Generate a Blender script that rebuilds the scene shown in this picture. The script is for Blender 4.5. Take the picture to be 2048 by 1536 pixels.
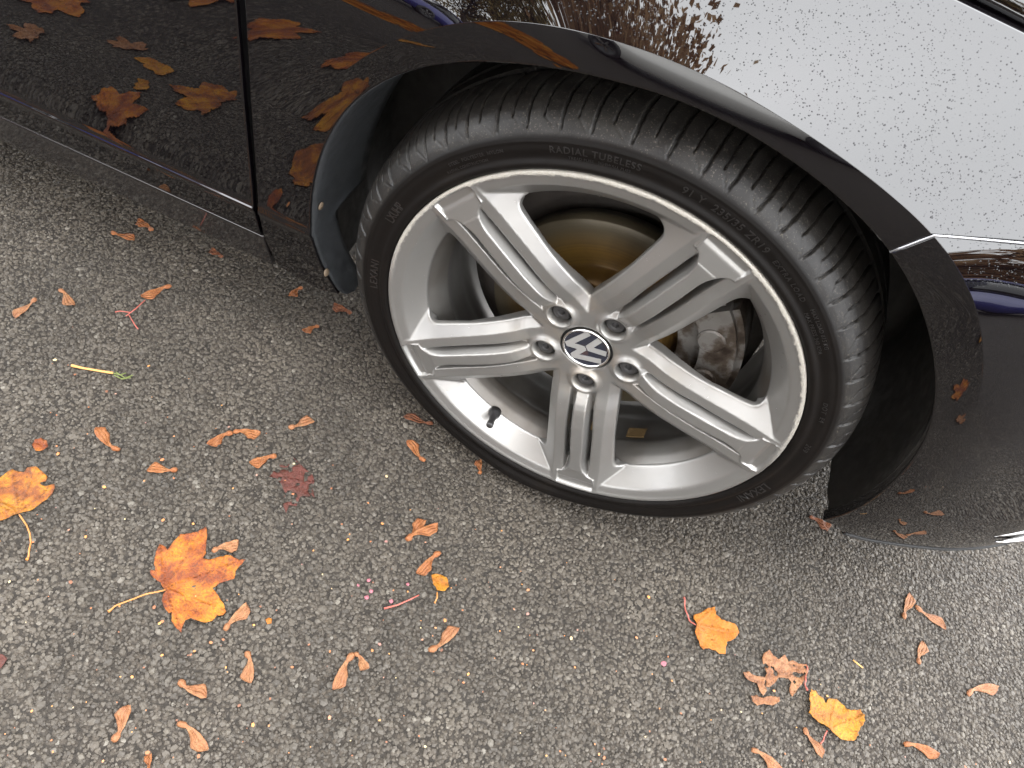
import bpy, bmesh, math, random
import numpy as np
from mathutils import Vector, Matrix, noise
from mathutils.geometry import delaunay_2d_cdt

random.seed(7)
rng = np.random.default_rng(11)
for o in list(bpy.data.objects):
    bpy.data.objects.remove(o, do_unlink=True)
scene = bpy.context.scene
COL = scene.collection

# ------------------------------------------------------------------ camera
CAM = np.array([-0.0255, -0.5876, 0.9779])
FPX = 1491.94
RM = np.array([[0.9084, 0.3501, 0.2287], [0.4162, -0.7035, -0.5761], [-0.0408, 0.6185, -0.7848]])  # right, down, forward
RM[2] /= np.linalg.norm(RM[2]); RM[0] -= RM[0].dot(RM[2]) * RM[2]; RM[0] /= np.linalg.norm(RM[0]); RM[1] = np.cross(RM[2], RM[0])
cd = bpy.data.cameras.new('camera'); cam = bpy.data.objects.new('camera', cd); COL.objects.link(cam)
cd.sensor_width = 36.0; cd.lens = 36.0 * FPX / 2048.0; cd.clip_start = 0.02; cd.clip_end = 500
cam.matrix_world = Matrix(((RM[0][0], -RM[1][0], -RM[2][0], CAM[0]), (RM[0][1], -RM[1][1], -RM[2][1], CAM[1]),
                           (RM[0][2], -RM[1][2], -RM[2][2], CAM[2]), (0, 0, 0, 1)))
scene.camera = cam

# ------------------------------------------------------------------ sky, sun, exposure
SUN_EL, SUN_AZ = math.radians(58), math.radians(200)
w = bpy.data.worlds.new('World'); scene.world = w; w.use_nodes = True
nt = w.node_tree; nt.nodes.clear()
sky = nt.nodes.new('ShaderNodeTexSky'); sky.sky_type = 'NISHITA'; sky.sun_disc = False
sky.sun_elevation = SUN_EL; sky.sun_rotation = math.radians(160); sky.air_density = 1.0; sky.dust_density = 3.0; sky.ozone_density = 1.0
hs = nt.nodes.new('ShaderNodeHueSaturation'); hs.inputs['Saturation'].default_value = 0.10      # overcast: nearly colourless sky
bg = nt.nodes.new('ShaderNodeBackground'); bg.inputs['Strength'].default_value = 0.15
out = nt.nodes.new('ShaderNodeOutputWorld')
cl = nt.nodes.new('ShaderNodeMixRGB'); cl.inputs[0].default_value = 0.85; cl.inputs[2].default_value = (21.5, 22.0, 22.8, 1)   # even cloud deck over the clear sky
nt.links.new(sky.outputs[0], hs.inputs['Color']); nt.links.new(hs.outputs[0], cl.inputs[1]); nt.links.new(cl.outputs[0], bg.inputs['Color']); nt.links.new(bg.outputs[0], out.inputs['Surface'])
sl = bpy.data.lights.new('sun', 'SUN'); sl.energy = 0.9; sl.angle = math.radians(165); sl.color = (1.0, 0.95, 0.88)
sun = bpy.data.objects.new('sun', sl); COL.objects.link(sun)
sdir = Vector((0.30, -0.50, 0.81)).normalized()
sun.rotation_euler = sdir.to_track_quat('Z', 'Y').to_euler()
vs = scene.view_settings
vs.view_transform = 'Standard'; vs.look = 'None'; vs.gamma = 1.0; vs.use_curve_mapping = False; vs.exposure = 1.64
scene.render.engine = 'CYCLES'

# ------------------------------------------------------------------ pixel helpers (photo pixels to points of the place)
def ray(x, y):
    return np.array([(x - 1024) / FPX, (y - 768) / FPX, 1.0]) @ RM
def gpt(x, y, z=0.0):
    v = ray(x, y); return CAM + v * (z - CAM[2]) / v[2]
def pix(P):
    q = (np.asarray(P, float) - CAM) @ RM.T
    return np.stack([FPX * q[..., 0] / q[..., 2] + 1024, FPX * q[..., 1] / q[..., 2] + 768], -1), q[..., 2]

# ------------------------------------------------------------------ object helpers
def link(o, parent=None):
    COL.objects.link(o)
    if parent is not None: o.parent = parent
    return o
def empty(name, loc=(0, 0, 0), rotz=0.0, parent=None):
    o = bpy.data.objects.new(name, None); o.location = loc; o.rotation_euler = (0, 0, rotz); o.empty_display_size = 0.05
    return link(o, parent)
def tag(o, label, cat, group=None):
    o['label'] = label; o['category'] = cat
    if group: o['group'] = group
    return o
def mesh_np(name, V, F, mat, smooth=True, attrs=None):
    V = np.asarray(V, np.float32); F = np.asarray(F, np.int32)
    me = bpy.data.meshes.new(name)
    me.vertices.add(len(V)); me.vertices.foreach_set('co', V.ravel())
    k = F.shape[1]
    me.loops.add(F.size); me.loops.foreach_set('vertex_index', F.ravel())
    me.polygons.add(len(F)); me.polygons.foreach_set('loop_start', np.arange(0, F.size, k, dtype=np.int32))
    me.update(calc_edges=True)
    me.polygons.foreach_set('use_smooth', np.full(len(F), smooth, bool))
    if attrs:
        for n, a in attrs.items():
            at = me.attributes.new(n, 'FLOAT', 'POINT'); at.data.foreach_set('value', np.asarray(a, np.float32))
    me.materials.append(mat); me.validate(); me.update()
    return me
def obj_np(name, V, F, mat, parent=None, smooth=True, attrs=None):
    return link(bpy.data.objects.new(name, mesh_np(name, V, F, mat, smooth, attrs)), parent)
def obj_bm(name, bm, mat, parent=None, smooth=False):
    me = bpy.data.meshes.new(name)
    for f in bm.faces: f.smooth = smooth
    bm.normal_update(); bm.to_mesh(me); bm.free(); me.materials.append(mat)
    return link(bpy.data.objects.new(name, me), parent)
def grid_faces(nu, nv, wrap_u=False, base=0, flip=False):
    i = np.arange(nu if wrap_u else nu - 1); j = np.arange(nv - 1)
    I, J = np.meshgrid(i, j, indexing='ij'); I2 = (I + 1) % nu
    F = np.stack([I * nv + J, I2 * nv + J, I2 * nv + J + 1, I * nv + J + 1], -1).reshape(-1, 4) + base
    return F[:, ::-1] if flip else F
def lathe(prof, n, axis_y=True):
    """prof: (radius, w) with w the distance out of the wheel face; returns verts in wheel space (x, -w, z)"""
    th = np.linspace(0, 2 * np.pi, n, endpoint=False); P = np.asarray(prof, float)
    V = np.stack([np.cos(th)[:, None] * P[None, :, 0], np.broadcast_to(-P[None, :, 1], (n, len(P))), np.sin(th)[:, None] * P[None, :, 0]], -1)
    return V.reshape(-1, 3), grid_faces(n, len(P), True)
def dense(prof, step):
    P = np.asarray(prof, float); o = [P[0]]
    for a, b in zip(P[:-1], P[1:]):
        k = max(1, int(np.ceil(np.linalg.norm(b - a) / step)))
        for t in range(1, k + 1): o.append(a + (b - a) * t / k)
    return np.array(o)
def tube(path, rad, n=8, cap=True):
    P = [Vector(p) for p in path]; R = rad if hasattr(rad, '__len__') else [rad] * len(P)
    V = []; F = []
    for i, p in enumerate(P):
        t = (P[min(i + 1, len(P) - 1)] - P[max(i - 1, 0)]).normalized()
        a = t.cross(Vector((0, 0, 1)));
        if a.length < 1e-3: a = t.cross(Vector((0, 1, 0)))
        a.normalize(); b = t.cross(a)
        for k in range(n):
            c = 2 * math.pi * k / n; V.append(p + (a * math.cos(c) + b * math.sin(c)) * R[i])
    for i in range(len(P) - 1):
        for k in range(n):
            k2 = (k + 1) % n; F.append((i * n + k, i * n + k2, (i + 1) * n + k2, (i + 1) * n + k))
    if cap:
        V.append(P[0]); V.append(P[-1]); a, b = len(V) - 2, len(V) - 1
        for k in range(n):
            k2 = (k + 1) % n; F.append((a, k2, k, a)); F.append((b, (len(P) - 1) * n + k, (len(P) - 1) * n + k2, b))
    return V, F
def obj_pd(name, V, F, mat, parent=None, smooth=True):
    me = bpy.data.meshes.new(name); me.from_pydata([tuple(v) for v in V], [], [tuple(dict.fromkeys(f)) for f in F])
    me.polygons.foreach_set('use_smooth', [smooth] * len(me.polygons)); me.materials.append(mat); me.update()
    return link(bpy.data.objects.new(name, me), parent)
def box(name, lo, hi, mat, parent=None, bevel=0.0):
    bm = bmesh.new(); bmesh.ops.create_cube(bm, size=1)
    for v in bm.verts: v.co = Vector([lo[i] + (v.co[i] + 0.5) * (hi[i] - lo[i]) for i in range(3)])
    if bevel: bmesh.ops.bevel(bm, geom=bm.edges[:], offset=bevel, segments=2, affect='EDGES')
    return obj_bm(name, bm, mat, parent)

# ------------------------------------------------------------------ materials
class NB:
    def __init__(s, name):
        s.m = bpy.data.materials.new(name); s.m.use_nodes = True; s.t = s.m.node_tree; s.t.nodes.clear()
        s.o = s.t.nodes.new('ShaderNodeOutputMaterial'); s.b = s.t.nodes.new('ShaderNodeBsdfPrincipled'); s.l(s.b.outputs[0], s.o.inputs['Surface'])
    def n(s, t, **k):
        x = s.t.nodes.new('ShaderNode' + t)
        for a, v in k.items(): setattr(x, a, v)
        return x
    def l(s, a, b): s.t.links.new(a, b)
    def set(s, **k):
        for a, v in k.items(): s.b.inputs[a.replace('_', ' ')].default_value = (*v, 1) if isinstance(v, tuple) and len(v) == 3 else v
        return s
    def coord(s, kind='Object', scale=1.0):
        c = s.n('TexCoord'); m = s.n('Mapping'); m.inputs['Scale'].default_value = scale if isinstance(scale, tuple) else (scale,) * 3
        s.l(c.outputs[kind], m.inputs[0]); return m.outputs[0]
    def noise(s, vec, scale, detail=4, rough=0.55):
        x = s.n('TexNoise'); x.inputs['Scale'].default_value = scale; x.inputs['Detail'].default_value = detail; x.inputs['Roughness'].default_value = rough
        s.l(vec, x.inputs['Vector']); return x.outputs['Fac']
    def ramp(s, fac, stops, interp='LINEAR'):
        x = s.n('ValToRGB'); e = x.color_ramp.elements; x.color_ramp.interpolation = interp
        while len(e) < len(stops): e.new(0.5)
        for el, (p, c) in zip(e, stops): el.position = p; el.color = (*c, 1) if hasattr(c, '__len__') else (c, c, c, 1)
        s.l(fac, x.inputs[0]); return x.outputs[0]
    def math(s, op, a, b=None, clamp=False):
        x = s.n('Math', operation=op); x.use_clamp = clamp
        for i, v in enumerate((a, b)):
            if v is None: continue
            if isinstance(v, (int, float)): x.inputs[i].default_value = v
            else: s.l(v, x.inputs[i])
        return x.outputs[0]
    def mix(s, fac, a, b):
        x = s.n('MixRGB')
        if isinstance(fac, (int, float)): x.inputs[0].default_value = fac
        else: s.l(fac, x.inputs[0])
        for i, v in ((1, a), (2, b)):
            if isinstance(v, tuple): x.inputs[i].default_value = (*v, 1)
            else: s.l(v, x.inputs[i])
        return x.outputs[0]
    def bump(s, h, strength, dist=0.001):
        x = s.n('Bump'); x.inputs['Strength'].default_value = strength; x.inputs['Distance'].default_value = dist
        s.l(h, x.inputs['Height']); s.l(x.outputs[0], s.b.inputs['Normal']); return x
def simple(name, col, rough=0.5, metal=0.0, **k):
    b = NB(name); b.set(Base_Color=col, Roughness=rough, Metallic=metal, **k); return b.m

def m_asphalt():
    b = NB('wet_asphalt_binder'); v = b.coord('Object')
    vo = b.n('TexVoronoi'); vo.inputs['Scale'].default_value = 150; b.l(v, vo.inputs['Vector'])
    sep = b.n('SeparateColor'); b.l(vo.outputs['Color'], sep.inputs[0])
    st = b.ramp(sep.outputs[0], [(0, (.026, .021, .016)), (.5, (.050, .041, .032)), (.85, (.075, .062, .048)), (1, (.115, .10, .082))])
    edge = b.ramp(vo.outputs['Distance'], [(0.25, 1.0), (0.75, 0.0)])
    c = b.mix(edge, (.020, .0165, .013), st)
    big = b.noise(v, 3.0, 3)
    b.l(b.mix(b.ramp(big, [(.35, 0.0), (.7, .35)]), c, (.03, .027, .024)), b.b.inputs['Base Color'])
    b.set(Roughness=0.75, Specular_IOR_Level=.22)
    b.bump(b.math('ADD', b.math('MULTIPLY', vo.outputs['Distance'], -1.0), b.noise(v, 700, 2)), 0.8, 0.003)
    return b.m
def m_stone():
    b = NB('road_aggregate'); g = b.n('NewGeometry'); v = b.coord('Object')
    c = b.ramp(g.outputs['Random Per Island'], [(0, (.080, .064, .046)), (.35, (.122, .100, .074)), (.65, (.150, .125, .094)), (.90, (.176, .148, .113)), (.975, (.225, .195, .153)), (1, (.34, .305, .25))])
    n = b.noise(v, 900, 3)
    c = b.mix(b.math('MULTIPLY', n, .5), c, (.045, .038, .031))
    big = b.ramp(b.noise(v, 5.5, 4, .6), [(.34, .30), (.66, .54)])
    mu = b.n('MixRGB', blend_type='MULTIPLY'); mu.inputs[0].default_value = 1.0; b.l(c, mu.inputs[1]); b.l(big, mu.inputs[2])
    b.l(mu.outputs[0], b.b.inputs['Base Color'])
    b.l(b.ramp(b.noise(v, 300, 2), [(.3, .38), (.7, .75)]), b.b.inputs['Roughness']); b.set(Specular_IOR_Level=.35)
    b.bump(n, 0.5, 0.0006)
    return b.m
def m_paint():
    b = NB('black_car_paint'); v = b.coord('Object')
    fl = b.noise(v, 4000, 1)
    b.l(b.ramp(fl, [(.45, (.0010, .0007, .0010)), (.75, (.0024, .0018, .0025))]), b.b.inputs['Base Color'])
    dust = b.noise(v, 35, 5)
    b.l(b.ramp(dust, [(.3, .006), (.8, .022)]), b.b.inputs['Coat Roughness'])
    b.set(Roughness=0.3, Metallic=0.0, Coat_Weight=1.0, Coat_IOR=1.60, Specular_IOR_Level=0.0)
    return b.m
def m_alloy():
    b = NB('silver_alloy_paint'); v = b.coord('Object')
    s = b.n('SeparateXYZ'); b.l(v, s.inputs[0])
    R = b.math('SQRT', b.math('ADD', b.math('POWER', s.outputs[0], 2.0), b.math('POWER', s.outputs[2], 2.0)))
    n1 = b.noise(v, 420, 4, .7); n2 = b.noise(v, 14, 3)
    # kerb rash on the very edge of the flange and brake-dust film towards the hub
    jag = b.math('ADD', R, b.math('MULTIPLY', b.math('SUBTRACT', b.noise(v, 130, 4, .75), .5), .0125))
    edge = b.math('MULTIPLY', b.math('MULTIPLY', b.math('SUBTRACT', jag, .2470), 500.0, True), b.math('MULTIPLY', b.math('ADD', s.outputs[2], .02), 12.0, True))
    dirt = b.ramp(b.noise(v, 22, 4, .6), [(.45, 0.0), (.8, .18)])
    base = b.mix(dirt, (.215, .209, .198), (.165, .150, .129))
    film = b.math('MULTIPLY', b.math('MULTIPLY', b.math('SUBTRACT', .13, R), 9.0, True), b.ramp(b.noise(v, 30, 4), [(.45, 0.0), (.75, .40)]))
    base = b.mix(film, base, (.42, .33, .22))
    b.l(b.mix(edge, base, b.mix(n1, (.19, .17, .14), (.42, .40, .355))), b.b.inputs['Base Color'])
    b.l(b.math('SUBTRACT', .70, b.math('MULTIPLY', edge, .5)), b.b.inputs['Metallic'])
    b.l(b.math('ADD', b.math('ADD', .36, b.math('MULTIPLY', edge, .35)), b.math('MULTIPLY', dirt, .3)), b.b.inputs['Roughness'])
    b.set(Coat_Weight=0.35, Coat_Roughness=0.12)
    b.bump(b.math('ADD', b.math('MULTIPLY', edge, n1), 0.0), 0.8, 0.0014)
    return b.m
def m_rubber():
    b = NB('tyre_rubber'); v = b.coord('Object')
    s = b.n('SeparateXYZ'); b.l(v, s.inputs[0])
    R = b.math('SQRT', b.math('ADD', b.math('POWER', s.outputs[0], 2.0), b.math('POWER', s.outputs[2], 2.0)))
    tread = b.math('MULTIPLY', b.math('SUBTRACT', R, .2870), 260.0, True)
    mud = b.math('MULTIPLY', tread, b.ramp(b.noise(v, 32, 6, .7), [(.38, 0.0), (.68, 1.0)]))
    grit = b.math('MULTIPLY', tread, b.ramp(b.noise(v, 600, 2, .6), [(.60, 0.0), (.72, 1.0)]))
    base = b.mix(b.math('MULTIPLY', mud, .75), (.0042, .0035, .0031), (.018, .0165, .0145))
    base = b.mix(b.math('MULTIPLY', grit, .4), base, (.15, .13, .10))
    base = b.mix(b.ramp(b.noise(v, 18, 4), [(.5, 0.0), (.8, .5)]), base, (.009, .007, .0055))
    b.l(base, b.b.inputs['Base Color'])
    b.l(b.math('ADD', .34, b.math('MULTIPLY', b.noise(v, 60, 4), .25)), b.b.inputs['Roughness'])
    b.l(b.math('ADD', .09, b.math('MULTIPLY', tread, .20)), b.b.inputs['Specular IOR Level'])
    b.bump(b.noise(v, 900, 3), .35, .0006)
    return b.m
def m_plastic(name, col, rough=.55):
    b = NB(name); v = b.coord('Object')
    b.l(b.mix(b.ramp(b.noise(v, 25, 5), [(.4, 0.0), (.75, .6)]), col, tuple(c * 1.6 + .004 for c in col)), b.b.inputs['Base Color'])
    b.l(b.ramp(b.noise(v, 60, 3), [(.3, rough - .15), (.7, rough + .15)]), b.b.inputs['Roughness'])
    b.bump(b.noise(v, 500, 3), .3, .001); return b.m
def m_disc():
    b = NB('rusty_brake_disc'); v = b.coord('Object')
    s = b.n('SeparateXYZ'); b.l(v, s.inputs[0])
    R = b.math('SQRT', b.math('ADD', b.math('POWER', s.outputs[0], 2.0), b.math('POWER', s.outputs[2], 2.0)))
    c = b.n('CombineXYZ'); b.l(R, c.inputs[0])
    rings = b.noise(c.outputs[0], 260, 3); blot = b.noise(v, 14, 4)
    f = b.math('ADD', b.math('MULTIPLY', rings, .35), b.math('MULTIPLY', blot, .65))
    inner = b.ramp(f, [(.30, (.040, .019, .005)), (.48, (.085, .046, .009)), (.62, (.125, .072, .012)), (.75, (.06, .030, .007))]); outer = b.ramp(f, [(.30, (.030, .023, .014)), (.55, (.062, .050, .030)), (.75, (.04, .030, .017))])
    b.l(b.mix(b.math('MULTIPLY', b.math('SUBTRACT', R, .104), 34.0, True), inner, outer), b.b.inputs['Base Color'])
    b.set(Roughness=.5, Metallic=.35); b.bump(rings, .2, .0005); return b.m
def m_caliper():
    b = NB('corroded_caliper'); v = b.coord('Object'); n = b.noise(v, 30, 5, .6)
    b.l(b.ramp(n, [(.34, (.017, .010, .006)), (.45, (.055, .041, .030)), (.55, (.13, .122, .112)), (.75, (.11, .10, .09))]), b.b.inputs['Base Color'])
    b.set(Roughness=.5, Metallic=.4); b.bump(n, .5, .003); return b.m
def m_barrel():
    b = NB('dusty_barrel_paint'); v = b.coord('Object')
    b.l(b.mix(b.ramp(b.noise(v, 9, 5), [(.4, 0.0), (.75, 1.0)]), (.115, .11, .102), (.055, .046, .037)), b.b.inputs['Base Color'])
    b.set(Roughness=.38, Metallic=.5); return b.m
def m_leaf(name, stops, scale=55, spots=.5, spotcol=(.06, .025, .012)):
    stops = [(p, tuple(q * .60 for q in c)) for p, c in stops]; spotcol = tuple(q * .60 for q in spotcol)
    b = NB(name); v = b.coord('Object'); a = b.n('Attribute', attribute_name='vein')
    n = b.noise(v, scale, 6, .68); col = b.ramp(n, stops)
    fine = b.noise(v, 420, 4, .7)
    sp = b.math('MULTIPLY', b.ramp(b.noise(v, 190, 4, .7), [(.52, 0.0), (.66, 1.0)]), spots)
    col = b.mix(sp, col, spotcol)
    col = b.mix(b.math('MULTIPLY', b.ramp(fine, [(.38, 1.0), (.62, 0.0)]), .35), col, spotcol)
    col = b.mix(b.math('MULTIPLY', a.outputs['Fac'], .55), col, tuple(c * .45 for c in stops[1][1]))
    b.l(col, b.b.inputs['Base Color'])
    b.l(b.ramp(fine, [(.3, .38), (.7, .65)]), b.b.inputs['Roughness'])
    b.set(Specular_IOR_Level=.28)
    h = b.math('ADD', b.math('MULTIPLY', a.outputs['Fac'], 1.2), b.math('ADD', fine, b.noise(v, 130, 3))); b.bump(h, .9, .0014)
    return b.m
M = {}
M['asphalt'] = m_asphalt(); M['stone'] = m_stone(); M['paint'] = m_paint(); M['alloy'] = m_alloy(); M['rubber'] = m_rubber()
M['liner'] = m_plastic('dark_liner_plastic', (.0085, .0068, .0048), .65); M['flap'] = m_plastic('grey_splash_guard_plastic', (.017, .0185, .020), .5)
M['disc'] = m_disc(); M['caliper'] = m_caliper(); M['barrel'] = m_barrel()
M['black'] = simple('matt_black_seal', (.006, .006, .006), .7)
M['chrome'] = simple('chrome', (.72, .71, .69), .10, 1.0)
M['emblem_dark'] = simple('emblem_black_gloss', (.010, .012, .020), .12, 0.0, Coat_Weight=1.0)
M['bolt'] = m_plastic('grey_bolt_cover', (.020, .019, .019), .45)
M['valve'] = simple('valve_rubber', (.018, .017, .017), .35)
M['clip'] = simple('tan_push_clip', (.095, .068, .043), .7)
M['weight'] = m_plastic('tan_balance_weight', (.13, .085, .036), .55)
M['glass'] = simple('dark_car_glass', (.006, .007, .008), .03, 0.0, Coat_Weight=1.0)
M['water'] = simple('rain_water', (.004, .004, .005), .0, 0.0, IOR=1.36)
M['lettering'] = simple('raised_rubber_letters', (.010, .009, .0085), .30)
M['satin'] = simple('satin_silver', (.35, .346, .335), .34, .55)
M['shield'] = m_plastic('backing_shield_steel', (.018, .014, .011), .7)
M['skirt'] = simple('sill_lacquer', (.006, .005, .005), .3, 0.0, Coat_Weight=1.0, Coat_Roughness=.04, Coat_IOR=1.5, Specular_IOR_Level=.05)
bb = NB('clear_drop'); bb.set(Base_Color=(1, 1, 1), Roughness=0.0, IOR=1.33, Transmission_Weight=1.0); M['drop'] = bb.m
# ================================================================== ground
g = obj_np('road', [(-40, -40, 0), (40, -40, 0), (40, 40, 0), (-40, 40, 0)], [(0, 1, 2, 3)], M['asphalt'], smooth=False); g['kind'] = 'structure'

def icosa():
    t = (1 + 5 ** .5) / 2
    V = np.array([(-1, t, 0), (1, t, 0), (-1, -t, 0), (1, -t, 0), (0, -1, t), (0, 1, t), (0, -1, -t), (0, 1, -t), (t, 0, -1), (t, 0, 1), (-t, 0, -1), (-t, 0, 1)], float)
    V /= np.linalg.norm(V[0])
    F = np.array([(0, 11, 5), (0, 5, 1), (0, 1, 7), (0, 7, 10), (0, 10, 11), (1, 5, 9), (5, 11, 4), (11, 10, 2), (10, 7, 6), (7, 1, 8), (3, 9, 4), (3, 4, 2), (3, 2, 6), (3, 6, 8), (3, 8, 9), (4, 9, 5), (2, 4, 11), (6, 2, 10), (8, 6, 7), (9, 8, 1)])
    return V, F
IV, IF = icosa()
def random_rot(n):
    q = rng.normal(size=(n, 4)); q /= np.linalg.norm(q, axis=1)[:, None]; a, b, c, d = q.T
    return np.stack([1 - 2 * (c * c + d * d), 2 * (b * c - a * d), 2 * (b * d + a * c), 2 * (b * c + a * d), 1 - 2 * (b * b + d * d), 2 * (c * d - a * b), 2 * (b * d - a * c), 2 * (c * d + a * b), 1 - 2 * (b * b + c * c)], 1).reshape(n, 3, 3)
def sstep_(a, b, x):
    t = np.clip((x - a) / (b - a), 0, 1); return t * t * (3 - 2 * t)
def scatter_stones(step, rlo, rhi, sink):
    xs = np.arange(-1.75, 1.35, step); ys = np.arange(-1.15, 0.62, step)
    X, Y = np.meshgrid(xs, ys); P = np.stack([X.ravel(), Y.ravel(), 0 * X.ravel()], 1)
    P[:, :2] += rng.uniform(-.46, .46, (len(P), 2)) * step
    px, dep = pix(P)
    # thick where one can see the stones, thinning out evenly towards the rim of the patch
    rr_ = np.hypot((P[:, 0] + .10) / 1.22, (P[:, 1] + .08) / .76); ok = rng.random(len(P)) > sstep_(.86, 1.12, rr_)
    ok &= ~((P[:, 1] > .30) & (P[:, 0] < .3)) & ~((np.abs(P[:, 0]) < .09) & (P[:, 1] > .03) & (P[:, 1] < .24))
    P = P[ok]; n = len(P)
    r = rlo + (rhi - rlo) * rng.random(n) ** 1.6
    sc = np.stack([r * rng.uniform(.8, 1.25, n), r * rng.uniform(.7, 1.05, n), r * rng.uniform(.55, .85, n)], 1)
    J = IV[None] * (1 + rng.uniform(-.22, .22, (n, 12, 1)))
    V = np.einsum('nij,nkj->nki', random_rot(n), J)
    a = rng.uniform(0, 6.28, n); V = V * sc[:, None, :]
    ca, sa = np.cos(a)[:, None], np.sin(a)[:, None]
    V = np.stack([V[..., 0] * ca - V[..., 1] * sa, V[..., 0] * sa + V[..., 1] * ca, V[..., 2]], -1)
    top = V[..., 2].max(1)
    P[:, 2] = -top + rng.uniform(.0009, .0026, n) * (r / rhi) ** .5 + sink
    V = V + P[:, None, :]
    # rolled surface: tops are worn nearly level
    V[..., 2] = np.minimum(V[..., 2], .0021 + .0004 * np.sin(V[..., 0] * 190) + .0004 * np.sin(V[..., 1] * 230))
    F = (IF[None] + (np.arange(n) * 12)[:, None, None]).reshape(-1, 3); V = V.reshape(-1, 3)
    F = F[(V[F][..., 2] > .0005).any(1)]                         # what is sunk in the binder is left out
    u, inv = np.unique(F, return_inverse=True); return V[u], inv.reshape(F.shape)
Va, Fa = scatter_stones(.0066, .0026, .0054, 0.0)
Vb, Fb = scatter_stones(.0060, .0016, .0028, -.0002)
st = obj_np('asphalt_aggregate', np.concatenate([Va, Vb]), np.concatenate([Fa, Fb + len(Va)]), M['stone'], smooth=False); st['kind'] = 'stuff'

# ================================================================== car body
car = empty('parked_car', (0, 0, 0)); tag(car, 'black gloss car with silver five spoke front wheel and wet paint', 'car')
WZ = 0.318
RI_T = np.array([(-60, .405), (-25, .402), (-15, .395), (-6, .386), (2, .380), (10, .3755), (22, .372), (33, .367), (48, .362), (60, .3605), (75, .3555), (88, .3560), (105, .358), (120, .3625), (130, .369), (140, .3745), (152, .3755), (165, .371), (180, .368), (210, .366)])
RC_T = np.array([(-60, .43), (-25, .427), (-10, .415), (20, .404), (40, .404), (49, .403), (57, .396), (64, .3885), (72, .380), (80, .3775), (88, .3785), (97, .383), (105, .3885), (114, .394), (124, .398), (150, .402), (210, .402)])
_g = np.linspace(-60, 260, 1281); _kr = np.ones(61) / 61
_ri = np.convolve(np.pad(np.interp(_g, *RI_T.T), 30, mode='edge'), _kr, 'valid'); _rc = np.convolve(np.pad(np.interp(_g, *RC_T.T), 30, mode='edge'), _kr, 'valid')
def RI(al): return np.interp(al, _g, _ri)      # edge of the arch, by angle in degrees
def RC(al): return np.interp(al, _g, _rc)      # crease of the flare
def sstep(a, b, x):
    t = np.clip((x - a) / (b - a), 0, 1); return t * t * (3 - 2 * t)
def base_y(x, z):
    t = np.maximum(0, z - .60)
    y = .022 + np.where(t < .30, t * t / .40, .225 + (t - .30) * 1.5)
    y = y + .50 * np.maximum(0, x - .20) ** 2 + 1.6 * np.maximum(0, x - .58) ** 2
    side = 1 - sstep(-.30, .30, x)
    low = np.maximum(0, .300 - z)
    y = y + side * (np.minimum(low, .058) * .22 + np.maximum(0, low - .058) * .28)
    y = y + (1 - side) * np.maximum(0, .30 - z) ** 2 * 1.2
    y = y + side * .006 * sstep(.47, .30, z)
    y = y - side * .0026 * np.exp(-((z - .300) / .0045) ** 2)      # lower crease of the door
    return y
def yb(x, z):
    x = np.asarray(x, float); z = np.asarray(z, float)
    rho = np.hypot(x, z - WZ); al = np.degrees(np.arctan2(z - WZ, x)); al = np.where(al < -90, al + 360, al)
    wgt = sstep(-45, 45, al) * (1 - sstep(100, 168, al)); rc = RC(al); ri = RI(al)
    xc = rc * np.cos(np.radians(al)); zc = WZ + rc * np.sin(np.radians(al))
    d = rho - rc
    sharp = np.where(d >= 0, np.exp(-d / .11), 1 + d / .026 * .10); soft = 1 / (1 + (np.maximum(d, -.05) / .13) ** 2)
    cr = sstep(18, 50, al) * (1 - sstep(118, 150, al))
    bump = cr * sharp + (1 - cr) * soft
    return base_y(x, z) + wgt * bump * (-.014 - base_y(xc, zc))
def resample(poly, n):
    P = np.asarray(poly, float); s = np.concatenate([[0], np.cumsum(np.linalg.norm(np.diff(P, axis=0), axis=1))]); u = np.linspace(0, s[-1], n)
    return np.stack([np.interp(u, s, P[:, 0]), np.interp(u, s, P[:, 1])], 1)
def panel(name, rows, mat, parent, hem=.016, flip=False):
    """rows: (nu, nv, 2) grid of x,z; lifted onto the body side, edges turned inwards"""
    nu, nv = rows.shape[:2]
    V = np.stack([rows[..., 0], yb(rows[..., 0], rows[..., 1]), rows[..., 1]], -1).reshape(-1, 3)
    F = [grid_faces(nu, nv, flip=flip)]
    idx = np.arange(nu * nv).reshape(nu, nv)
    loop = np.concatenate([idx[:-1, 0], idx[-1, :-1], idx[:0:-1, -1], idx[0, :0:-1]])
    cen = V.mean(0)
    H1 = V[loop] + np.array([0, .0022, 0]); H2 = V[loop] + np.array([0, hem, 0])
    dirs = (cen - V[loop]) * np.array([1, 0, 1]); dirs /= np.linalg.norm(dirs, axis=1)[:, None] + 1e-9
    H1 -= dirs * .0009; n0 = len(V); L = len(loop)
    V = np.concatenate([V, H1, H2]); k = np.arange(L); k2 = (k + 1) % L
    q1 = np.stack([loop[k], n0 + k, n0 + k2, loop[k2]], 1); q2 = np.stack([n0 + k, n0 + L + k, n0 + L + k2, n0 + k2], 1)
    if flip: q1, q2 = q1[:, ::-1], q2[:, ::-1]
    return obj_np(name, V, np.concatenate(F + [q1, q2]), mat, parent)
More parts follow.
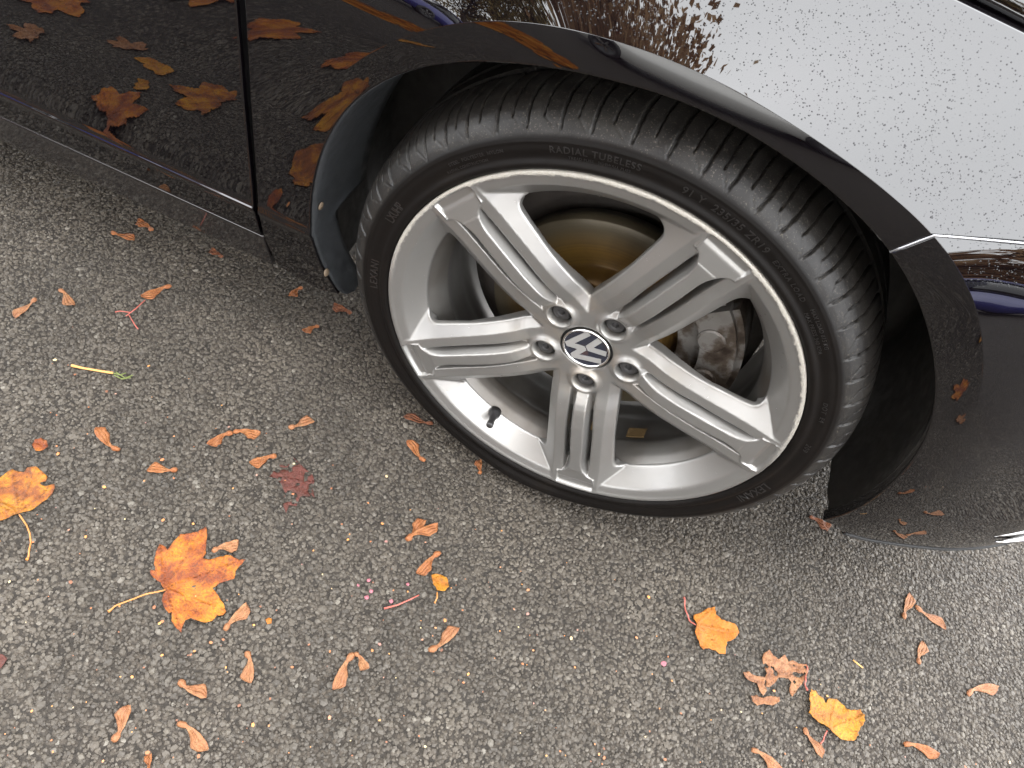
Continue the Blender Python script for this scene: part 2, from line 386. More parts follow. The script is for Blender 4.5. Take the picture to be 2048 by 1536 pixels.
def arch_rows(al0, al1, outer, nu, nv, power=1.5):
    uu = np.linspace(0, 1, nu); uu = np.sort(np.concatenate([uu, [.0006, .002, .998, .9994]])); al = np.radians(al0 + (al1 - al0) * uu); Of = resample(outer, 2000); O = np.stack([np.interp(uu, np.linspace(0, 1, 2000), Of[:, k]) for k in (0, 1)], 1)
    rows = []
    for a, o in zip(al, O):
        d = np.array([math.cos(a), math.sin(a)]); c = np.array([0, WZ])
        ri, rc = float(RI(math.degrees(a))), float(RC(math.degrees(a))); bw = rc - ri
        rb = [ri, ri + .0015, ri + .2 * bw, ri + .45 * bw, ri + .7 * bw, rc - .004, rc - .0016, rc - .0005]
        band = [c + d * r for r in rb]; s = c + d * rc
        tt = np.concatenate([np.linspace(0, 1, nv)[:-1] ** power, [.988, .9955, 1.0]])
        rows.append(band + [s + (o - s) * t for t in tt])
    return np.array(rows)
SPLIT = (.405, .690)
fender_out = [SPLIT, (.385, .735), (.34, .765), (.20, .776), (.0, .786), (-.22, .793), (-.436, .796), (-.436, .56), (-.440, .30), (-.441, .246), (-.432, .182)]
panel('front_wing', arch_rows(58.5, 202, fender_out, 230, 70), M['paint'], car)
bumper_out = [(.407, .684), (.60, .70), (.72, .62), (.78, .45), (.74, .29), (.67, .174), (.57, .152), (.47, .158), (.425, .172)]
panel('front_bumper', arch_rows(57.9, -17, bumper_out, 170, 60), M['paint'], car, flip=True)
# thin black strip added to draw a dark lower edge on the bumper
lp = resample([(.74, .285), (.672, .1735), (.57, .1515), (.47, .1575), (.427, .1715)], 40)
V, F = tube([(x, float(yb(x, z)) + .003, z - .002) for x, z in lp], .0045, 8); obj_pd('bumper_dark_edge', V, F, M['black'], car)
# shut-line between wing and bumper; pale colour paints the sky glint on its edge
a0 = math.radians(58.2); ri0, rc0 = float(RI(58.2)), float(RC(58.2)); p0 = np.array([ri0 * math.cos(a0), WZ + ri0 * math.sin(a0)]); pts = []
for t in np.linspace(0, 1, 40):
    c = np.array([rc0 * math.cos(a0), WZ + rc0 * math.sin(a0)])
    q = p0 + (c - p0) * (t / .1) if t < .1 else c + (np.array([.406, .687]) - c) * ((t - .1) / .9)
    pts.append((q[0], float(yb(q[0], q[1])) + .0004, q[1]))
V, F = tube(pts, .0011, 6); obj_pd('shut_line_glint', V, F, simple('bumper_edge_glint', (.30, .30, .31), .15, .6), car)
def rect_rows(x0, x1, zlist, nu):
    e_ = .0012 / abs(x1 - x0); xs = x0 + (x1 - x0) * np.sort(np.concatenate([np.linspace(0, 1, nu), [e_, 3 * e_, 1 - 3 * e_, 1 - e_]]))
    return np.array([[(x, z) for z in zlist] for x in xs])
zd = [.249, .2502] + list(np.linspace(.252, .292, 8)) + list(np.linspace(.294, .308, 18)) + list(np.linspace(.315, .97, 60))
panel('front_door', rect_rows(-1.62, -.4475, zd, 60), M['paint'], car)
panel('sill', rect_rows(-2.1, -.4435, list(np.linspace(.176, .2465, 16)), 60), M['skirt'], car)
panel('rear_door', rect_rows(-2.25, -1.626, zd, 20), M['paint'], car)
# rear quarter and bonnet
panel('rear_quarter', rect_rows(-2.30, -2.255, zd, 4), M['paint'], car)
xs = np.linspace(-.47, .40, 50); V = []
for x in xs:
    z0 = np.interp(x, [-.47, .0, .20, .34, .40], [.806, .7955, .7855, .7745, .757])
    y0 = float(yb(x, z0))
    for t in np.linspace(0, 1, 40):
        V.append((x, y0 + (1.72 - 2 * y0) * t, z0 + .20 * math.sin(math.pi * min(t, 1 - t)) ** .8 - .05 * max(0, x) ** 2))
bon = obj_np('bonnet', np.array(V), grid_faces(50, 40, flip=False), M['paint'], car)
sm = bon.modifiers.new('thickness', 'SOLIDIFY'); sm.thickness = .014; sm.offset = -1
# shadow gap under the bonnet edge
V = []
for x in xs:
    z0 = np.interp(x, [-.47, .0, .20, .34, .40], [.812, .803, .793, .782, .765]); y0 = float(yb(x, z0 - .03))
    V += [(x, y0 + .02, z0 - .045), (x, y0 + .10, z0 - .045)]
obj_np('bonnet_channel', np.array(V), grid_faces(50, 2), M['black'], car)
# underside, far side and cabin so that no light leaks through the body
box('floor_pan', (-2.3, .11, .195), (-.46, 1.70, .22), M['black'], car)
box('nose_floor', (.42, .16, .19), (.70, 1.60, .22), M['black'], car)
box('far_side', (-2.3, 1.70, .18), (.60, 1.73, .93), M['paint'], car)
bm = bmesh.new()
cs = [[(-2.5, .10, .96), (-.50, .13, .96), (-.50, 1.60, .96), (-2.5, 1.62, .96)], [(-2.3, .28, 1.42), (-1.15, .28, 1.44), (-1.15, 1.44, 1.44), (-2.3, 1.44, 1.42)]]
vv = [[bm.verts.new(p) for p in ring] for ring in cs]
for k in range(4): bm.faces.new((vv[0][k], vv[0][(k + 1) % 4], vv[1][(k + 1) % 4], vv[1][k]))
bm.faces.new(vv[1]); bm.faces.new(vv[0][::-1]); bmesh.ops.bevel(bm, geom=bm.edges[:], offset=.04, segments=3, affect='EDGES')
obj_bm('windows_and_roof', bm, M['glass'], car, True)
# chrome strip added as the sky's reflection on the bumper's lower corner
pts = []
for t in np.linspace(0, 1, 12):
    x = .600 + .10 * t; z = .232 + .045 * t; pts.append((x, float(yb(x, z)) - .004, z))
V, F = tube(pts, [.001 + .010 * min(1, i / 6) for i in range(12)], 10); obj_pd('sky_glint_strip', V, F, M['chrome'], car)

# ---- wheel arch liner
def lip_y(a):
    r = float(RI(math.degrees(a))); return float(yb(r * math.cos(a), WZ + r * math.sin(a)))
def liner(name, al0, al1, prof, mat, n=80):
    al = np.radians(np.linspace(al0, al1, n)); P = np.asarray(prof)
    V = np.array([[(r * math.cos(a), y, WZ + r * math.sin(a)) for r, y in [(float(RI(math.degrees(a))) + .0025, lip_y(a) + .011), (float(RI(math.degrees(a))) + .004, lip_y(a) + .03)] + list(P)[2:]] for a in al]).reshape(-1, 3)
    return obj_np(name, V, grid_faces(n, len(P)), mat, car)
liner('arch_liner', -16.6, 200, dense([(.380, .034), (.392, .06), (.396, .10), (.396, .33), (.05, .335)], .03), M['liner'])
# splash guard: grey strip behind the rear edge of the arch, ends in a rounded tab
al = np.linspace(math.radians(128), math.radians(205.5), 60); V = []
for i, a in enumerate(al):
    t = i / 59.0; w1 = .012 + .095 * math.sin(min(1, t / .42) * math.pi / 2)
    w1 = w1 if t < .66 else .107 - (.107 - .047) * min(1, (t - .66) / .03)
    if t > .93: w1 = .047 * math.sqrt(max(0.0, 1 - ((t - .93) / .07) ** 2)) + .001
    y0 = lip_y(a) + .004
    if t > .93: y0 += (.047 - w1) * .5
    for s in np.linspace(0, 1, 9):
        r = float(RI(math.degrees(a))) + .0015 - .016 * s * w1 / .107 + .003 * math.sin(s * math.pi)
        V.append((r * math.cos(a), y0 + w1 * s, WZ + r * math.sin(a)))
fl = obj_np('splash_guard', np.array(V), grid_faces(60, 9), M['flap'], car); fm = fl.modifiers.new('thickness', 'SOLIDIFY'); fm.thickness = .003; fm.offset = 1
V = []
al2 = np.linspace(math.radians(150), math.radians(198), 30)
for i, a in enumerate(al2):
    for s in np.linspace(0, 1, 5):
        r = .374 + .008 * s; V.append((r * math.cos(a), .105 + .10 * s, WZ + r * math.sin(a)))
obj_np('splash_guard_inner', np.array(V), grid_faces(30, 5), M['liner'], car)
def cyl_hit(px, py, R):
    v = ray(px, py); lo = None
    for t in np.linspace(.3, 1.6, 4000):
        P = CAM + v * t; r = math.hypot(P[0], P[2] - WZ)
        if P[1] > .0 and P[0] < 0 and r > R: return P
    return P
for px, py in ((642, 412), (653, 545)):
    P = cyl_hit(px, py, .3640); n = Vector((-P[0], 0, WZ - P[2])).normalized()
    bm = bmesh.new(); bmesh.ops.create_uvsphere(bm, u_segments=16, v_segments=8, radius=.0056)
    Rq = n.to_track_quat('Z', 'Y').to_matrix()
    for v in bm.verts: v.co = Rq @ Vector((v.co.x, v.co.y, v.co.z * .4)) + Vector(P)
    obj_bm('push_clip', bm, M['clip'], car, True)
# ================================================================== wheel
STEER = 0.0372; PH = math.radians(-73.175)
wheel = empty('wheel', (0, 0, WZ), -STEER, car); wheel['label'] = 'silver five spoke alloy front wheel with scuffed edge'
def surface_nets(f, org, h):
    s = f < 0
    c = [s[i:s.shape[0] - 1 + i, j:s.shape[1] - 1 + j, k:s.shape[2] - 1 + k] for i in (0, 1) for j in (0, 1) for k in (0, 1)]
    anyc = np.logical_or.reduce(c); allc = np.logical_and.reduce(c); act = anyc & ~allc
    idx = np.argwhere(act); N = len(idx)
    off = np.array([(i, j, k) for i in (0, 1) for j in (0, 1) for k in (0, 1)])
    val = np.stack([f[idx[:, 0] + o[0], idx[:, 1] + o[1], idx[:, 2] + o[2]] for o in off], 1)
    acc = np.zeros((N, 3)); cnt = np.zeros(N)
    for a in range(8):
        for b in range(a + 1, 8):
            if np.abs(off[a] - off[b]).sum() != 1: continue
            cr = (val[:, a] < 0) != (val[:, b] < 0)
            t = np.where(cr, val[:, a] / np.where(cr, val[:, a] - val[:, b], 1), 0)
            acc += np.where(cr[:, None], off[a] + t[:, None] * (off[b] - off[a]), 0); cnt += cr
    V = (idx + acc / cnt[:, None]) * h + org
    vid = np.full(act.shape, -1, np.int32); vid[act] = np.arange(N)
    F = []
    for ax in range(3):
        s0 = [slice(None)] * 3; s1 = [slice(None)] * 3; s0[ax] = slice(0, -1); s1[ax] = slice(1, None)
        e = np.argwhere(s[tuple(s0)] != s[tuple(s1)]); b, c2 = [(1, 2), (2, 0), (0, 1)][ax]
        ok = (e[:, b] > 0) & (e[:, c2] > 0) & (e[:, b] < act.shape[b]) & (e[:, c2] < act.shape[c2]); e = e[ok]
        def cell(db, dc):
            q = e.copy(); q[:, b] += db; q[:, c2] += dc; return vid[q[:, 0], q[:, 1], q[:, 2]]
        quad = np.stack([cell(-1, -1), cell(0, -1), cell(0, 0), cell(-1, 0)], 1)
        inside = s[e[:, 0], e[:, 1], e[:, 2]]
        quad[~inside] = quad[~inside][:, ::-1]; F.append(quad)
    return V, np.concatenate(F)
def smax(a, b, k):
    h = np.clip(k - np.abs(a - b), 0, None) / k; return np.maximum(a, b) + h * h * k * .25
def smin(a, b, k): return -smax(-a, -b, k)

H = 1.28; U = np.arange(-257, 257.01, H).astype(np.float32); Wv = np.arange(-53, 7.5, H).astype(np.float32)
UU, VV = np.meshgrid(U, U, indexing='ij'); RR = np.hypot(UU, VV)
ph = (np.arctan2(VV, UU) - PH + math.pi / 5) % (2 * math.pi / 5) - math.pi / 5
X = RR * np.cos(ph); S = np.abs(RR * np.sin(ph))
ip = lambda x, pts: np.interp(x, [p[0] for p in pts], [p[1] for p in pts]).astype(np.float32)
def isoft(x, pts, k=7.0):       # smooth piecewise-linear
    return (ip(x - k, pts) + 2 * ip(x, pts) + ip(x + k, pts)) / 4
LS = isoft(X, [(0, -30), (48, -29.5), (70, -27.5), (92, -20), (120, -14.5), (150, -11.5), (200, -7.5), (222, -4.5), (236, -1.6), (260, -.6)])
LCn = isoft(X, [(0, -60), (60, -40), (70, -27), (80, -19), (96, -10.5), (125, -5.5), (160, -3.2), (205, -1.4), (235, -.4), (260, 0)])
HC = np.where(X < 192, 7.6 + .6 * np.sin((X - 80) / 112 * math.pi).clip(0), 7.6); xx = np.clip((X - 190) / 34, 0, 1)
HC = HC + 18.5 * (1 - np.sqrt(np.clip(1 - xx ** 2.2, 0, 1))) + np.maximum(0, X - 224) * .10
HC = np.where(X > 224, 26.5 + (X - 224) * .10, HC)
IN = 19.0 - 2.0 * sstep(150, 90, X)                                   # slot-side edge of the outer bars
side = LS - 10.0 * np.clip((S - 33) / 14, 0, 3) - 3.2 * np.maximum(0, IN - S)
side = np.where(X < 30, -80, side)
cen = LCn - 3.2 * np.maximum(0, S - HC)
hub = -29.5 - .55 * np.maximum(0, RR - 58) - 2.0 * np.maximum(0, RR - 74)
DL = np.hypot(X - 56, S)
boss = -23.5 - .9 * np.maximum(0, DL - 16.4) - np.where(X > 56, 0, 0)
floor_ = np.where((X > 70) & (S < 36), isoft(X, [(60, -29), (78, -30), (100, -33), (260, -30)]), -90)
lip = ip(RR, [(0, -200), (208, -90), (211, -33), (213, -30.5), (235, -5.2), (237, -4.2), (246, -1.6), (248.5, -.1), (251.5, 0), (253, -1.0), (256, -8)])
lip = (lip + np.roll(lip, 1, 0) + np.roll(lip, -1, 0) + np.roll(lip, 1, 1) + np.roll(lip, -1, 1)) / 5
top = smax(side, hub, 2.0); top = smax(top, boss, 3.5); top = smax(top, cen, 2.2); top = np.maximum(top, floor_); top = smax(top, lip, 1.8)
pocket = isoft(X, [(200, -1.5), (214, -1.9), (234, -3.4), (238, -6.0), (246, -5.2), (260, -5)], 1.5) + 2.2 * np.maximum(0, S - 25.5) + 2.2 * np.maximum(0, RR - 246.8) + 3 * np.maximum(0, 214 - X)
top = -smax(-top, -pocket, 1.2)      # sunken panel where the middle bar meets the flange
OUT = isoft(X, [(0, 44), (60, 45.5), (140, 46.5), (190, 49), (240, 53)])
win2 = smax(OUT - S, RR - 212.5, 15.0)                                  # <0 inside a window
win2 = np.where(RR > 214, np.maximum(win2, RR - 212.5), win2)
slot2 = smax(np.maximum(np.maximum(12.2 - S, S - (IN - 1.2)), 104 - X), X - 203, 3.0)
bot = isoft(X, [(0, -52), (60, -52), (75, -49), (105, -38), (145, -28), (200, -26.5), (214, -36), (260, -36)])
bot = np.where(RR > 205, np.minimum(bot, -34), bot)
gx, gy = np.gradient(top, H); gn = np.sqrt(1 + np.minimum(gx * gx + gy * gy, 30)).astype(np.float32)
W3 = Wv[None, None, :]
f3 = (W3 - top[:, :, None].astype(np.float32)) / gn[:, :, None]
hole = np.maximum(-win2, -slot2).astype(np.float32)
dr = .10 * (-12 - W3)                                                    # draft of the window walls
k = 2.4
a = f3; b = (-win2[:, :, None]).astype(np.float32) - dr.astype(np.float32) * 0
f3 = smax(a, b, k).astype(np.float32)
f3 = np.maximum(f3, (-slot2[:, :, None]).astype(np.float32))
# bolt pockets, countersunk, and the bore of the centre cap
pk = np.minimum(DL - 13.3, 60)[:, :, None] - np.clip((W3 + 29) * .45, 0, 6)
pk = np.maximum(pk, -(W3 + 46)); f3 = smax(f3, -pk.astype(np.float32), 1.6)
cb = np.maximum((RR - 33.2)[:, :, None], -(W3 + 41)); f3 = smax(f3, -cb.astype(np.float32), 1.2)
f3 = np.maximum(f3, (bot[:, :, None] - W3).astype(np.float32))
f3 = np.maximum(f3, (RR[:, :, None] - 252.8).astype(np.float32))
NV, NF = surface_nets(f3.astype(np.float32), np.array([U[0], U[0], Wv[0]]), H)
G = np.stack(np.gradient(f3[::1, ::1, ::1].astype(np.float32)), -1) if False else None
del f3, W3
NV = NV / 1000.0
P3 = np.stack([NV[:, 0], -NV[:, 2], NV[:, 1]], 1)
NF = NF[:, ::-1] if True else NF
# vertex normals of the whole casting, so that the split pieces shade as one
fn = np.cross(P3[NF[:, 2]] - P3[NF[:, 0]], P3[NF[:, 3]] - P3[NF[:, 1]]); vn = np.zeros_like(P3)
for c in range(4): np.add.at(vn, NF[:, c], fn)
vn /= np.linalg.norm(vn, axis=1)[:, None] + 1e-12
if (vn[:, 1] * (NV[:, 2] > -.005)).sum() > 0: NF = NF[:, ::-1]; vn = -vn
fc = P3[NF].mean(1); fr = np.hypot(fc[:, 0], fc[:, 2]); fa = (np.arctan2(fc[:, 2], fc[:, 0]) - PH + math.pi / 5) % (2 * math.pi)
reg = np.where(fr < .062, 0, np.where(fr > .2365, 1, 2 + (fa // (2 * math.pi / 5)).astype(int)))
RIMV, RIMN = P3, vn
for r_, nm in [(0, 'hub'), (1, 'rim_flange')] + [(2 + i, 'spoke') for i in range(5)]:
    ff = NF[reg == r_]; u, inv = np.unique(ff, return_inverse=True)
    o = obj_np(nm, P3[u], inv.reshape(ff.shape), M['alloy'], wheel)
    o.data.normals_split_custom_set_from_vertices(vn[u].tolist())
# barrel behind the spokes
V, F = lathe(dense([(.2140, -.030), (.2120, -.0345), (.2075, -.040), (.2030, -.052), (.2005, -.060), (.2005, -.066), (.2035, -.070), (.2050, -.110), (.2060, -.112), (.2075, -.150), (.209, -.185), (.226, -.198), (.240, -.20), (.2480, -.1900), (.2480, -.020)], .012), 180)
obj_np('barrel', V, F, M['barrel'], wheel)
def wpt(a, b, w): return Vector((a, -w, b))
# bolts
for i in range(5):
    a = PH + i * 2 * math.pi / 5; c = wpt(.056 * math.cos(a), .056 * math.sin(a), 0)
    prof = [(.0001, -.0405), (.0033, -.0405), (.0034, -.0335), (.0040, -.0325), (.0080, -.0325), (.0088, -.0332), (.0102, -.0365), (.0104, -.047)]
    V, F = lathe(prof, 24); n = len(prof)
    for q in range(24):
        ang = math.pi / 6 * 0; hexr = .0034 / max(math.cos(((2 * math.pi * q / 24) % (math.pi / 3)) - math.pi / 6), .5)
        for j in (1, 2): V[q * n + j, 0] = hexr * .93 * math.cos(2 * math.pi * q / 24); V[q * n + j, 2] = hexr * .93 * math.sin(2 * math.pi * q / 24)
    V = V * np.array([1.27, 1, 1.27]); obj_np('wheel_bolt', V + np.array(c), F, M['bolt'], wheel)
# centre cap with emblem
V, F = lathe(dense([(.0001, -.0298), (.0280, -.0300), (.0286, -.0292), (.0292, -.0300)], .004), 64); obj_np('centre_cap', V, F, M['emblem_dark'], wheel)
V, F = lathe([(.0276, -.0299), (.0279, -.0281), (.0288, -.0274), (.0299, -.0278), (.0305, -.0298), (.0306, -.0335)], 72); obj_np('cap_ring', V, F, M['chrome'], wheel)
V, F = lathe([(.0300, -.0338), (.0334, -.0338), (.0334, -.0325), (.0336, -.040)], 72); obj_np('cap_seal', V, F, M['black'], wheel)
def emblem(h):
    d = np.array([.40, -.76]) / .859; n = np.array([.885, .466]); a, b = np.array([-.40, .82]) - h * n, np.array([-.40, .82]) + h * n
    ib = b[1] - 1.9 * (0 - b[0]); ox = a[0] + (a[1] - .03) / 1.9
    V_ = [tuple(a), tuple(b), (0, ib), (-b[0], b[1]), (-a[0], a[1]), (-ox, .03), (ox, .03)]
    n1 = np.array([.936, .353]); o, i = np.array([-.80, .42]) - h * n1, np.array([-.80, .42]) + h * n1; n2 = np.array([-.894, .447])
    u, l = np.array([-.34, -.80]) + h * n2, np.array([-.34, -.80]) - h * n2; m = -2.652
    x = (i[1] - m * i[0] - (u[1] - 2 * u[0])) / (2 - m); y = u[1] + 2 * (x - u[0]); pk_ = u[0] + (-.03 - u[1]) / 2
    bo = o[0] + (-.87 - o[1]) / m; bl = l[0] + (-.87 - l[1]) / 2; lc = l[1] + 2 * (0 - l[0])
    W_ = [tuple(o), tuple(i), (x, y), (pk_, -.03), (-pk_, -.03), (-x, y), (-i[0], i[1]), (-o[0], o[1]), (-bo, -.87), (-bl, -.87), (0, lc), (bl, -.87), (bo, -.87)]
    return V_, W_
VP, WP = emblem(.135)
VP0 = [(-.4885, .773), (-.3115, .867), (0, .275), (.3115, .867), (.4885, .773), (.0975, .03), (-.0975, .03)]
WP0 = [(-.894, .385), (-.706, .455), (-.3268, -.551), (-.0665, -.03), (.0665, -.03), (.3268, -.551), (.706, .455), (.894, .385), (.4207, -.87), (.2635, -.87), (0, -.343), (-.2635, -.87), (-.4207, -.87)]
EA = math.radians(40 - 90)
for poly in (VP, WP):
    bm = bmesh.new(); vs_ = []
    for x, y in poly:
        x2, y2 = x * math.cos(EA) - y * math.sin(EA), x * math.sin(EA) + y * math.cos(EA)
        vs_.append(bm.verts.new(wpt(x2 * .0278, y2 * .0278, -.0292)))
    f = bm.faces.new(vs_); ex = bmesh.ops.extrude_face_region(bm, geom=[f])
    for v in ex['geom']:
        if isinstance(v, bmesh.types.BMVert): v.co.y += .0016
    bmesh.ops.recalc_face_normals(bm, faces=bm.faces)
    obj_bm('emblem_letter', bm, M['satin'], wheel)
# tyre valve on the lip, balance weight in the barrel
va = math.atan2(-.200, -.075); vr = .2128; vb = wpt(vr * math.cos(va), vr * math.sin(va), -.027); vd = (wpt(0, 0, 1) * .95 - wpt(math.cos(va), math.sin(va), 0) * .25).normalized()
V, F = tube([vb - vd * .004, vb + vd * .003, vb + vd * .006, vb + vd * .010, vb + vd * .022, vb + vd * .0235, vb + vd * .030, vb + vd * .031], [.0085, .0085, .0078, .0052, .0042, .0050, .0050, .0040], 16); obj_pd('tyre_valve', V, F, M['valve'], wheel)
for da0, da1 in ((-58.5, -51.0), (-74, -68)):
    V = []
    for a in np.radians(np.linspace(da0, da1, 8)):
        for r, ww in ((.2060, -.072), (.2020, -.073), (.2020, -.089), (.2065, -.090)): V.append(wpt(r * math.cos(a), r * math.sin(a), ww))
    obj_np('balance_weight', np.array(V), grid_faces(8, 4), M['weight'], wheel, smooth=False)

# ---- tyre
prof = [(.2440, -.016), (.2500, -.0075), (.2535, -.0032), (.2562, .0008), (.2595, .0022), (.2625, .0016), (.2650, -.0006), (.2685, -.0008), (.2760, .0010), (.2812, .0000), (.2832, .0013), (.2846, -.0006), (.2862, .0005), (.2877, -.0022), (.2930, -.0045), (.3000, -.0098), (.3060, -.0165), (.3105, -.0245), (.3140, -.0345), (.3165, -.0485), (.3180, -.0660), (.3187, -.0900), (.3190, -.1190)]
PR = dense(prof, .0021); c = PR.copy()
for _ in range(2): PR[1:-1] = (PR[:-2] + 2 * PR[1:-1] + PR[2:]) / 4
mir = PR[::-1][1:].copy(); mir[:, 1] = -.238 - mir[:, 1]
coarse = mir[::4]
PRF = np.concatenate([PR, coarse]); NT = 2050
th = np.linspace(0, 2 * math.pi, NT, endpoint=False)
tg = np.gradient(PRF, axis=0); tg /= np.linalg.norm(tg, axis=1)[:, None]; nrm = np.stack([-tg[:, 1], tg[:, 0]], 1)
if nrm[np.argmax(PRF[:, 0]), 0] < 0: nrm = -nrm
TH, RW = np.meshgrid(th, PRF[:, 1], indexing='ij'); RRp = np.broadcast_to(PRF[:, 0], TH.shape)
PITCH = 2 * math.pi / 58
THW = TH + .016 * np.sin(5 * TH + .4) + .007 * np.sin(13 * TH) + .004 * np.sin(29 * TH + 2)      # uneven pitch, as moulded against noise
SA = np.concatenate([[0], np.cumsum(np.linalg.norm(np.diff(PRF, axis=0), axis=1))]); SA = SA - SA[np.argmax(PRF[:, 0] > .2880)]
AS = np.broadcast_to(SA, TH.shape)                      # run of the profile, measured from the shoulder rib
def lin(thc_off, width, lo, hi, curve):
    d = (THW - thc_off - curve(AS) + PITCH / 2) % PITCH - PITCH / 2
    m = 1 - sstep(width * .42, width * .60, np.abs(d) * .31)
    return m * sstep(lo[0], lo[1], AS) * (1 - sstep(hi[0], hi[1], AS))
cv = lambda s: -.22 * s - 12.0 * np.clip(s - .040, 0, .06) ** 2
depth = .0048 * lin(0, .0030, (.001, .012), (.090, .094), cv)
depth = np.maximum(depth, .0040 * lin(PITCH * .52, .0016, (.016, .022), (.072, .080), cv))
depth = np.maximum(depth, .0011 * lin(0, .0012, (.000, .001), (.014, .019), lambda s: 2.9 * s))
depth = np.maximum(depth, .0009 * lin(-.003, .0010, (.000, .001), (.010, .014), lambda s: 1.2 * s))
for wc, hw, dp in ((-.0790, .0042, .0062), (-.112, .0045, .0062), (-.150, .0045, .006)):
    depth = np.maximum(depth, dp * (1 - sstep(hw * .75, hw * 1.15, np.abs(RW - wc))) * (RRp > .31))
wear = np.array([0.0])
Rr = PRF[None, :, 0] - depth * np.maximum(nrm[None, :, 0], 0); Ww = PRF[None, :, 1] - depth * nrm[None, :, 1] * .5
TV = np.stack([np.cos(TH) * Rr, -Ww, np.sin(TH) * Rr], -1)
TV[..., 2] = np.maximum(TV[..., 2], -.3164)
bul = np.exp(-((TV[..., 0]) / .085) ** 2) * (TV[..., 2] < -.2) * np.exp(-((RRp - .284) / .016) ** 2)
TV[..., 1] += np.where(RW > -.119, -1, 1) * .0055 * bul
obj_np('tyre', TV.reshape(-1, 3), grid_faces(NT, len(PRF), True), M['rubber'], wheel)
def side_w(r): return np.interp(r, PR[:np.argmax(PR[:, 0] > .300), 0], PR[:np.argmax(PR[:, 0] > .300), 1])
def sidewall_text(txt, r0, size, ang, squeeze=1.0, space=1.0, name='raised_lettering'):
    cu = bpy.data.curves.new('txt', 'FONT'); cu.body = txt; cu.size = size; cu.align_x = 'CENTER'; cu.space_character = space; cu.resolution_u = 3
    ob = bpy.data.objects.new('txt', cu); COL.objects.link(ob); bpy.context.view_layer.update()
    me = bpy.data.meshes.new_from_object(ob.evaluated_get(bpy.context.evaluated_depsgraph_get()))
    bpy.data.objects.remove(ob, do_unlink=True)
    bm = bmesh.new(); bm.from_mesh(me); bmesh.ops.subdivide_edges(bm, edges=[e for e in bm.edges if e.calc_length() > .004], cuts=1)
    ex = bmesh.ops.extrude_face_region(bm, geom=bm.faces[:]); topv = {v for v in ex['geom'] if isinstance(v, bmesh.types.BMVert)}
    for v in bm.verts:
        r = r0 + v.co.y - size * .35; t = ang - v.co.x * squeeze / r0; ww = float(side_w(r)) + (.0006 if v in topv else -.0006)
        v.co = Vector((r * math.cos(t), -ww, r * math.sin(t)))
    bmesh.ops.recalc_face_normals(bm, faces=bm.faces)
    bpy.data.meshes.remove(me)
    return obj_bm(name, bm, M['lettering'], wheel)
R_ = math.radians
sidewall_text('RADIAL TUBELESS', .2760, .0098, R_(105), 1.0, 1.15)
sidewall_text('TREAD PLIES   SIDEWALL PLIES', .2683, .0040, R_(104), 1.0, 1.1)
sidewall_text('91 Y  235/35 ZR19', .2735, .0115, R_(77), 1.0, 1.1)
sidewall_text('EXTRA LOAD', .2725, .0075, R_(59), 1.0, 1.2)
sidewall_text('MAX LOAD 615 KG', .2760, .0055, R_(46), 1.0, 1.1); sidewall_text('MAX PRESS 340 KPA', .2690, .0055, R_(45), 1.0, 1.1)
sidewall_text('STEEL  POLYESTER  NYLON', .2760, .0050, R_(131), 1.0, 1.1); sidewall_text('RADIAL CONSTRUCTION', .2690, .0042, R_(134), 1.0, 1.1)
sidewall_text('LEXANI', .2725, .0155, R_(-15), .95, 1.05); sidewall_text('LXUHP', .2725, .0150, R_(160), .72, .95); sidewall_text('LEXANI', .2720, .0135, R_(183), .95, 1.15)
sidewall_text('DOT  E4', .2730, .0070, R_(22), 1.0, 1.2); sidewall_text('209', .2720, .0080, R_(9), 1.0, 1.2)

# ---- brake
V, F = lathe(dense([(.020, -.0545), (.074, -.0545), (.080, -.0560), (.082, -.0840), (.084, -.0850), (.1440, -.0850), (.1452, -.0862), (.1452, -.1080), (.08, -.1080)], .012), 120)
obj_np('brake_disc', V, F, M['disc'], wheel)
V, F = lathe(dense([(.03, -.128), (.150, -.126), (.158, -.118), (.192, -.132), (.196, -.150)], .02), 90)
obj_np('backing_shield', V, F, M['shield'], wheel)  # backing added behind the disc to block light from behind the wheel
# caliper: curved body over the disc, carrier behind it, two piston housings, guide bolts
bm = bmesh.new()
def arc_block(r0, r1, a0_, a1_, y0, y1, n_, bev):
    before = set(bm.verts)
    rings = []
    for k_ in range(n_ + 1):
        a_ = R_(a0_ + (a1_ - a0_) * k_ / n_); c_, s_ = math.cos(a_), math.sin(a_)
        rings.append([bm.verts.new((r * c_, y, r * s_)) for r, y in ((r0, y0), (r1, y0), (r1, y1), (r0, y1))])
    for p_, q_ in zip(rings[:-1], rings[1:]):
        for k_ in range(4): bm.faces.new((p_[k_], p_[(k_ + 1) % 4], q_[(k_ + 1) % 4], q_[k_]))
    bm.faces.new(rings[0][::-1]); bm.faces.new(rings[-1])
    new = [v for v in bm.verts if v not in before]
    ed_ = [e for e in {e for v in new for e in v.link_edges} if len(e.link_faces) == 2 and e.calc_face_angle(0) > .6]
    bmesh.ops.recalc_face_normals(bm, faces=list({f for v in new for f in v.link_faces})); bmesh.ops.bevel(bm, geom=ed_, offset=bev, segments=3, affect='EDGES')
arc_block(.128, .170, -16, 44, .064, .082, 10, .006)
arc_block(.152, .178, -14, 42, .072, .130, 10, .006)
arc_block(.100, .132, -24, 52, .074, .086, 10, .004)
arc_block(.112, .166, -27, -17, .070, .100, 3, .004); arc_block(.112, .166, 45, 55, .070, .100, 3, .004)
